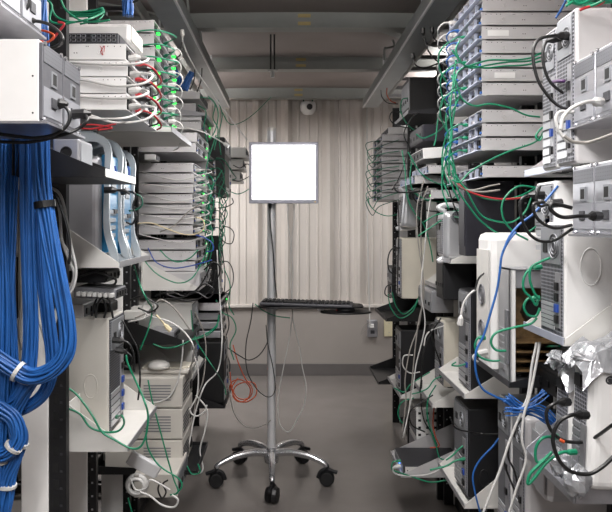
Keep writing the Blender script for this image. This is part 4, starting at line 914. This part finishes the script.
('blackcable', .0058, 'upper black cord looping at the lower right perforated chassis', 's', [(598,216,1.27),(580,216,1.24),(562,217),(551,210),(552,204),(560,205),(572,208)]),
('blackcable', .0054, 'middle black cord drooping from the lower right perforated chassis', '', [(572,225,1.38),(555,228),(541,222),(534,212),(534,204),(545,202)]),
('blackcable', .0054, 'large black cord loop left of the lower right perforated chassis', 's', [(542,195,1.50),(530,195),(521,200),(521,215),(528,232),(540,241),(555,240),(572,229,1.38)]),
('blackcable', .005, 'black horizontal cord at the back of the pale slim case', 's', [(560,203,1.48),(548,204),(540,206),(536,198),(540,186)]),
('blackcable', .0058, 'upper black cord looping from the wrapped silver towers', 's', [(567,402,1.42),(556,403,1.40),(547,410),(548,424),(556,436),(570,442),(590,440),(614,424,1.3)]),
('blackcable', .0062, 'lower thick black cord looping from the near wrapped silver tower', 's', [(585,415,1.32),(572,415,1.30),(559,422),(553,438),(558,458),(570,471),(588,474),(602,467),(614,456)]),
('green', .004, 'green cable looping from the far wrapped silver tower', 's', [(556,437,1.46),(543,438,1.44),(536,448),(537,462),(546,458)]),
('green', .0042, 'green cable looping from the near wrapped silver tower', 's', [(574,452,1.37),(560,453,1.36),(546,463),(535,477),(528,484),(530,474),(542,462),(552,452)]),
('orange', .0046, 'small orange clip on the black cord at lower right', '', [(560,440,1.38),(562,441),(564,442)]),
('blue', .0040, 'blue cable running down past the white rounded tower', '', [(516,232,1.80),(508,242),(502,255),(500,270),(497,290),(490,315),(484,335),(476,352),(476,372),(482,388),(494,396),(508,402),(520,410)]),
('purple', .0066, 'purple plug with a yellow band on the upper right tower back', '', [(553,82,1.55),(558,81,1.50),(564,81,1.47)]),
('blue', .0038, 'blue cable rising behind the white tower to the servers', '', [(558,186,1.6),(546,200),(532,215),(520,224),(510,236),(503,252)]),
('blue', .0038, 'blue cable curving down over the large black tower', '', [(502,433,2.2),(494,445),(480,460),(473,475),(475,492),(481,516)]),
('blue', .004, 'short blue cable at the top right between stack and tower', '', [(567,-2,1.9),(562,8),(556,18)]),
('whitecable', .0042, 'outer long white cord falling diagonally to the bottom right', '', [(537,342,1.70),(532,365),(528,395),(522,410),(510,440),(500,470),(492,490),(482,516)]),
('whitecable', .0042, 'inner long white cord falling to the bottom right', '', [(540,342,1.68),(536,365),(530,395),(524,415),(522,440),(526,460),(516,490),(508,516)]),
('green', .0040, 'upper green loop at the opened tower', 's', [(540,267,1.60),(530,269),(524,278),(524,290),(531,298),(536,305),(538,300)]),
('green', .0040, 'green loop from the white tower to the opened tower', '', [(550,258,1.58),(540,262),(531,268),(530,280),(534,292),(538,298)]),
('green', .0042, 'lower green ring at the opened tower', 's', [(538,298,1.66),(528,299),(524,307),(528,315),(536,316),(540,308)]),
('green', .0040, 'wide green cable sweeping across the opened tower', '', [(537,318,1.66),(530,324),(512,328),(496,333),(491,342),(496,350),(506,351)]),
('green', .0040, 'long green cable hooking round the white rounded tower', 's', [(484,338,1.95),(478,338),(475,347),(480,357),(495,361),(515,357),(530,350),(545,347),(560,346,1.6)]),
('green', .0036, 'upper green cable crossing the tall right stack', '', [(541,53,2.05),(530,58),(512,60),(490,60),(475,64),(466,66),(458,58),(452,50)]),
('green', .0036, 'middle green cable crossing the tall right stack', '', [(541,57,2.06),(528,61),(508,62),(488,65),(472,68),(462,63),(456,50),(460,40)]),
('green', .0036, 'lower green cable crossing the tall right stack', '', [(541,61,2.07),(525,65),(505,66),(485,68),(470,66),(458,72),(454,88)]),
('green', .0036, 'green cable drooping across the gap below the tall right stack', '', [(540,117,2.08),(526,115),(510,108),(490,104),(475,106),(463,100),(458,88),(454,72)]),
('green', .0036, 'green cable slanting down across the lower silver servers', '', [(556,120,1.9),(545,130),(535,142,2.05),(510,151),(490,160),(470,172),(460,182),(452,180)]),
('green', .0036, 'green cable from the slim tower hooking left over the server side', '', [(552,124,1.8),(542,128),(536,136),(540,140),(548,128),(556,118)]),
('green', .0038, 'long green cable sagging from the right stack toward the dark case', '', [(452,170,2.1),(458,190),(470,208),(482,222),(500,234),(520,236),(534,228),(538,224)]),
('green', .0038, 'second long green cable sagging across the dark case', '', [(450,160,2.12),(460,182),(478,196),(500,200),(520,196),(532,190),(546,184,1.9)]),
('green', .0038, 'third green cable sagging across the dark case below the server', '', [(455,176,2.1),(466,190),(480,214),(495,221),(512,222),(525,212),(532,196),(538,186)]),
('green', .0038, 'green loop hanging right of the dark case', '', [(538,188,1.95),(520,186),(508,194),(502,205),(504,220),(514,232),(528,240)]),
('red', .0040, 'red cable curving under the single silver server', '', [(456,182,2.1),(466,190),(482,196),(500,199),(520,198),(530,196)]),
('greycable', .0040, 'grey cord curving under the single silver server', '', [(452,178,2.1),(462,188),(480,192),(500,190)]),
('greycable', .0036, 'pale cord drooping across the dark case', '', [(450,176,2.14),(456,186),(472,190),(490,186),(500,184)]),
('green', .0044, 'thick green strand hanging left of the tall right stack', '', [(456,60,2.4),(453,85),(450,110),(452,135),(449,160),(452,185),(462,205),(470,215)]),
('green', .0044, 'second thick green strand hanging left of the tall right stack', '', [(452,75,2.42),(456,98),(453,120),(450,145),(454,165),(458,188)]),
('green', .0036, 'green strand hanging between the black box and the tall stack', '', [(450,95,2.5),(446,118),(448,140),(446,160),(450,178)]),
('green', .0036, 'thin green strand hanging beside the black box', '', [(443,100,2.7),(438,120),(436,138),(434,146)]),
('green', .0036, 'green strand curving from the tall stack to the flat white device', '', [(460,96,2.4),(452,112),(440,130,2.7),(424,138),(416,134)]),
('green', .0036, 'green arc through the middle right racks', '', [(402,150,3.0),(405,170),(407,195),(414,212),(424,225),(430,245),(433,262)]),
('green', .0036, 'second green arc through the middle right racks', '', [(412,160,2.95),(410,178),(414,192),(428,200),(446,201),(462,192,2.5)]),
('green', .0036, 'green cable draped above the protruding silver server', '', [(408,152,2.9),(420,172),(434,182),(450,186),(464,180,2.5)]),
('green', .0036, 'green pair strand entering behind the silver rounded tower', '', [(424,222,2.7),(436,215),(450,212),(462,210),(470,208,2.4)]),
('green', .0036, 'green strand rising to the silver rounded tower', '', [(418,236,2.7),(430,228),(442,220),(452,217),(462,218,2.5)]),
('green', .0036, 'green cable loop at the far black cantilever shelf', '', [(388,294,3.38),(391,308),(400,318),(412,312),(418,300)]),
('green', .0036, 'second green loop at the far black cantilever shelf', '', [(392,292,3.4),(396,306),(404,314),(414,306),(420,294)]),
('green', .0036, 'green cable hook under the large far server stack', '', [(368,196,4.0),(370,205),(378,213),(390,216),(402,212)]),
('whitecable', .0046, 'white cord with a square white plug left of the white rounded tower', 's', [(460,324,2.2),(463,305),(470,294),(480,288),(490,288)]),
('blackcable', .0050, 'black cord arching at the top of the white rounded tower', 'e', [(475,290,2.1),(479,278),(488,271),(500,269),(508,268)]),
('whitecable', .0040, 'white cord hook low at the white rounded tower', 's', [(486,352,2.0),(476,354),(473,358),(478,362)]),
('whitecable', .0040, 'white cord hanging left of the green strands', '', [(447,155,2.5),(444,165),(448,178),(454,184),(462,188)]),
('blackcable', .0040, 'long thin black cord falling on the middle right', '', [(398,200,3.3),(399,230),(398,260),(397,300)]),
('blackcable', .0044, 'black cord looping at the protruding silver server', 's', [(419,190,2.9),(410,192),(398,192),(394,186),(398,182)]),
('blackcable', .0044, 'black cord looping beside the beige tower', '', [(400,248,3.36),(392,249),(388,258),(389,270),(396,276)]),
('blackcable', .004, 'small black hook cord beside the beige tower', '', [(398,255,3.34),(393,260),(394,270)]),
('blackcable', .004, 'small black cord curl above the far black shelf', '', [(395,284,3.36),(387,286),(385,294),(391,298)]),
('blackcable', .0042, 'black cord through the middle right racks', '', [(408,190,3.0),(415,200),(426,210),(440,212),(456,218),(464,212)]),
('blackcable', .0042, 'black cord slanting over the cream tower', '', [(441,318,2.85),(432,332),(424,350),(422,372),(420,392)]),
('blackcable', .0042, 'second black cord slanting over the cream tower', '', [(440,322,2.83),(430,326),(434,345),(440,362),(442,372)]),
('blackcable', .0050, 'black cord falling to the punched white box', '', [(422,380,3.2),(421,400),(424,420),(433,435),(438,448)]),
('blackcable', .0042, 'black loop low between the right racks', '', [(433,395,2.9),(422,402),(410,412),(412,425),(425,432)]),
('blackcable', .0036, 'thin black cord lying over the large black tower', '', [(450,417,2.3),(456,428),(470,432),(484,434),(500,434,2.2)]),
('blackcable', .0034, 'thin black cord crossing the slim white towers', '', [(530,411,1.75),(518,424),(510,440),(504,460),(512,484),(516,492)]),
('blackcable', .0034, 'second thin black cord crossing the slim white towers', '', [(512,435,1.76),(508,455),(514,470),(518,485)]),
('greycable', .0036, 'left grey cord falling in the middle of the right racks', '', [(428,186,2.95),(422,205),(421,240),(423,280),(420,320),(410,350),(405,380),(406,400),(402,435)]),
('greycable', .0036, 'second grey cord falling in the middle of the right racks', '', [(424,180,2.9),(417,208),(418,240),(424,290),(418,325),(414,360),(410,400),(404,440)]),
('whitecable', .0036, 'third pale cord falling in the middle of the right racks', '', [(432,190,2.88),(428,215),(425,245),(421,290),(425,325),(416,365),(412,395),(403,438)]),
('whitecable', .0040, 'white cord looping toward the cream tower', '', [(444,326,2.85),(432,330),(426,336),(424,346)]),
('whitecable', .0038, 'white loop hanging beside the far black tower', '', [(413,355,3.2),(404,356),(403,366),(410,373),(420,372)]),
('orange', .0048, 'orange cord near the floor right of the punched box', '', [(434,408,3.1),(433,425),(436,438),(439,446),(430,448)]),
('green', .0036, 'green cable hanging from the right racks to the flat floor device', '', [(436,385,2.9),(428,400),(428,420),(436,445),(440,458),(450,458),(462,446)]),
('green', .0036, 'green loop low at the far right rack', '', [(414,398,3.2),(402,402),(398,412),(400,420),(404,424)]),
('green', .0036, 'green strand low beside the far right black tower', '', [(430,372,3.0),(420,378),(410,385),(404,392),(394,388)]),
('green', .0036, 'green cable across the lower middle of the right racks', '', [(442,376,2.85),(434,380),(428,388),(420,392),(412,394)]),
('green', .0040, 'green hook cable at the flat dark device', 's', [(400,461,2.93),(393,462),(392,469),(398,472),(410,476),(430,482),(448,480)]),
('whitecable', .0046, 'white cord looping round the flat dark device', 's', [(400,466,2.93),(393,468),(396,474),(410,476),(430,474),(445,466),(458,458),(470,450)]),
('green', .0046, 'short green cable at the large black tower back', 's', [(464,459,2.36),(455,461),(446,466),(430,470)]),
('green', .0038, 'thin green cable left of the large black tower', '', [(463,446,2.35),(458,450),(452,456),(446,460)]),
('green', .0036, 'short green plug cable between the black and white towers', '', [(466,364,2.35),(458,366),(452,365),(456,362)]),
('green', .004, 'upper green cable at the top right corner', '', [(614,2,1.3),(596,-2),(580,4),(572,-3)]),
('green', .004, 'lower green cable at the top right corner', '', [(612,-4,1.35),(590,6,1.4),(576,1),(566,6)]),
('red', .004, 'red cable at the top right corner', '', [(608,-3,1.4),(600,4),(588,7),(580,10)]),
('greycable', .0034, 'thin grey cord looping by the wall outlet', '', [(370,322,5.9),(364,326),(361,334),(366,330)]),
('blackcable', .0038, 'black loop hanging from the large black shelf area', '', [(418,112,3.3),(410,120),(404,135),(412,150),(420,160)]),
('blackcable', .0038, 'black strand slanting behind the far server stack', '', [(416,128,3.3),(408,150),(404,165),(398,180),(392,190)]),
('blackcable', .0038, 'black strand through the gap beneath the short grey server', '', [(448,186,2.6),(452,200),(458,214),(466,220)]),
]
for c, rr, lab, pl, pts in HC: cable(c, rr, lab, pts, pl)

# --- blue cable bundles
def bundle(label, pts, R, n, color='blue', ties=(), twist=1.2, sr=.0030, seed=0, flat=1.0):
    q = []; d0 = None
    for p in pts:
        if len(p) == 3: d0 = p[2]
        q.append(P(p[0], p[1], d0))
    path = catmull(q, 7); N = len(path); rng = random.Random(seed)
    # parallel frames
    t0 = (path[1]-path[0]).normalized(); a = t0.orthogonal().normalized(); fr = []
    for i, p in enumerate(path):
        t = (path[min(i+1, N-1)]-path[max(i-1, 0)]).normalized(); a = (a-t*a.dot(t)).normalized(); fr.append((p, a.copy(), t.cross(a), t))
    r = empty('cable_bundle', path[N//2], label, 'cable bundle', 'bundles of blue network cables' if color == 'blue' else 'bundles of green network cables'); off = Vector(path[N//2])
    b = MB()
    for s in range(n):
        rad = R*math.sqrt((s+.6)/n)*1.0; th = s*2.399963; w1 = rng.uniform(0, 6); am = rng.uniform(.05, .28)
        b.tube([p+(aa*math.cos(th+twist*i/N+am*math.sin(w1+i*.25))+bb*math.sin(th+twist*i/N+am*math.sin(w1+i*.25)))*rad*(1+am*.5*math.sin(w1+i*.18))-off for i, (p, aa, bb, t) in enumerate(fr)], sr, 6)
    b.build('strands', color, r, smooth=True)['kind'] = 'stuff'
    for ti, (u, m, ww) in enumerate(ties):
        i = int(u*(N-1)); p, aa, bb, t = fr[i]; c = MB(); Rr = R+sr*1.6
        prof = []
        c.cyl(p-off-t*ww, p-off+t*ww, Rr*1.02, 20); c.build('cable_tie', m, r)
    return r
bundle('blue cable bundle hugging the left edge of the photo', [(0,120,1.42),(0,200),(2,280),(3,340),(1,420),(-4,520)], .0135, 22, seed=1, ties=((.9,'whitecable',.003),))
bundle('straight blue cable bundle just inside the left edge', [(14,120,1.45),(12,190),(11,240),(10,290),(12,340),(14,390),(12,430),(6,470),(0,520)], .0115, 17, seed=2)
bundle('blue cable bundle in the middle of the hanging group', [(27,120,1.43),(27,190),(29,260),(31,330),(28,372),(18,396),(4,406),(-12,408)], .0140, 24, seed=3, ties=((.62,'whitecable',.003),))
bundle('blue cable bundle that turns left behind the large loop', [(35,120,1.46),(37,190),(41,260),(48,320),(52,362),(44,392),(24,408),(2,412),(-16,410)], .0120, 18, seed=4)
bundle('large blue cable bundle looping down and back to the left edge', [(40,118,1.39),(42,180),(50,235),(60,285),(67,325),(66,352),(52,370),(32,377),(12,368),(-14,350)], .0165, 30, seed=5, ties=((.17,'black',.007),(.87,'whitecable',.004)))
bundle('lowest blue cable bundle bulging right below the loop', [(34,375,1.43),(20,396),(12,416),(19,436),(15,455),(8,475),(4,500),(-2,525)], .0165, 26, seed=6, ties=((.5,'whitecable',.003),(.78,'whitecable',.003)))
bundle('short blue bundle turning in from the left edge under the loop', [(-15,400,1.40),(2,410),(14,420),(18,438),(8,452),(-6,456),(-16,456)], .014, 22, seed=7, ties=((.6,'whitecable',.003),))
bundle('blue cable bundle rising to the ceiling at the top left', [(42,60,1.62),(41,40),(40,20),(39,-6),(39,-50)], .017, 24, seed=8)
bundle('dim blue bundle at the top left above the white chassis', [(-8,36,1.5),(6,33),(20,34),(34,40)], .012, 12, seed=9)
bundle('blue bundle hanging over the ladder tray at top centre left', [(124,-12,2.0),(127,-2),(128,8),(128,16)], .016, 18, seed=10)
bundle('left of two small blue bundles above the far left rack', [(173,70,3.3),(178,78),(181,90)], .016, 16, seed=11, ties=())
bundle('right of two small blue bundles above the far left rack', [(192,72,3.3),(188,80),(184,90)], .016, 16, seed=12)
bundle('coiled blue bundle lying at the lower right between towers', [(506,398,1.72),(520,408),(536,414),(548,420),(556,424),(545,412),(530,408),(512,411)], .013, 9, seed=13, sr=.0019, twist=4)
bundle('thin blue bundle fanning out at the lower right', [(505,411,1.70),(520,410),(534,402),(546,392)], .011, 5, seed=14, sr=.0019, twist=3)
bundle('green cable bundle on the top right above the tower', [(570,-4,1.5),(585,0),(600,-2),(616,-4)], .014, 12, 'green', seed=15)
bundle('green cable bundle lying on the top left ladder', [(50,-6,1.9),(54,8),(70,14),(90,14),(104,10)], .009, 8, 'green', seed=16)

# ================================================================= light, world, camera
wd = bpy.data.worlds.new('room_air'); S.world = wd; wd.use_nodes = True
bg = wd.node_tree.nodes['Background']; bg.inputs['Color'].default_value = (.8, .85, .9, 1); bg.inputs['Strength'].default_value = .02
cam = bpy.data.cameras.new('camera'); co = bpy.data.objects.new('camera', cam); COL.objects.link(co)
co.location = (0, 0, H); co.rotation_euler = (PI/2, 0, 0)
cam.sensor_fit = 'HORIZONTAL'; cam.sensor_width = 36; cam.lens = F/612*36
cam.shift_x = (306-VX)/612; cam.shift_y = -(256-VY)/612
cam.clip_start = .05; S.camera = co
S.view_settings.view_transform = 'Standard'; S.view_settings.look = 'None'; S.view_settings.gamma = 1; S.view_settings.exposure = 0.0
S.view_settings.use_curve_mapping = False
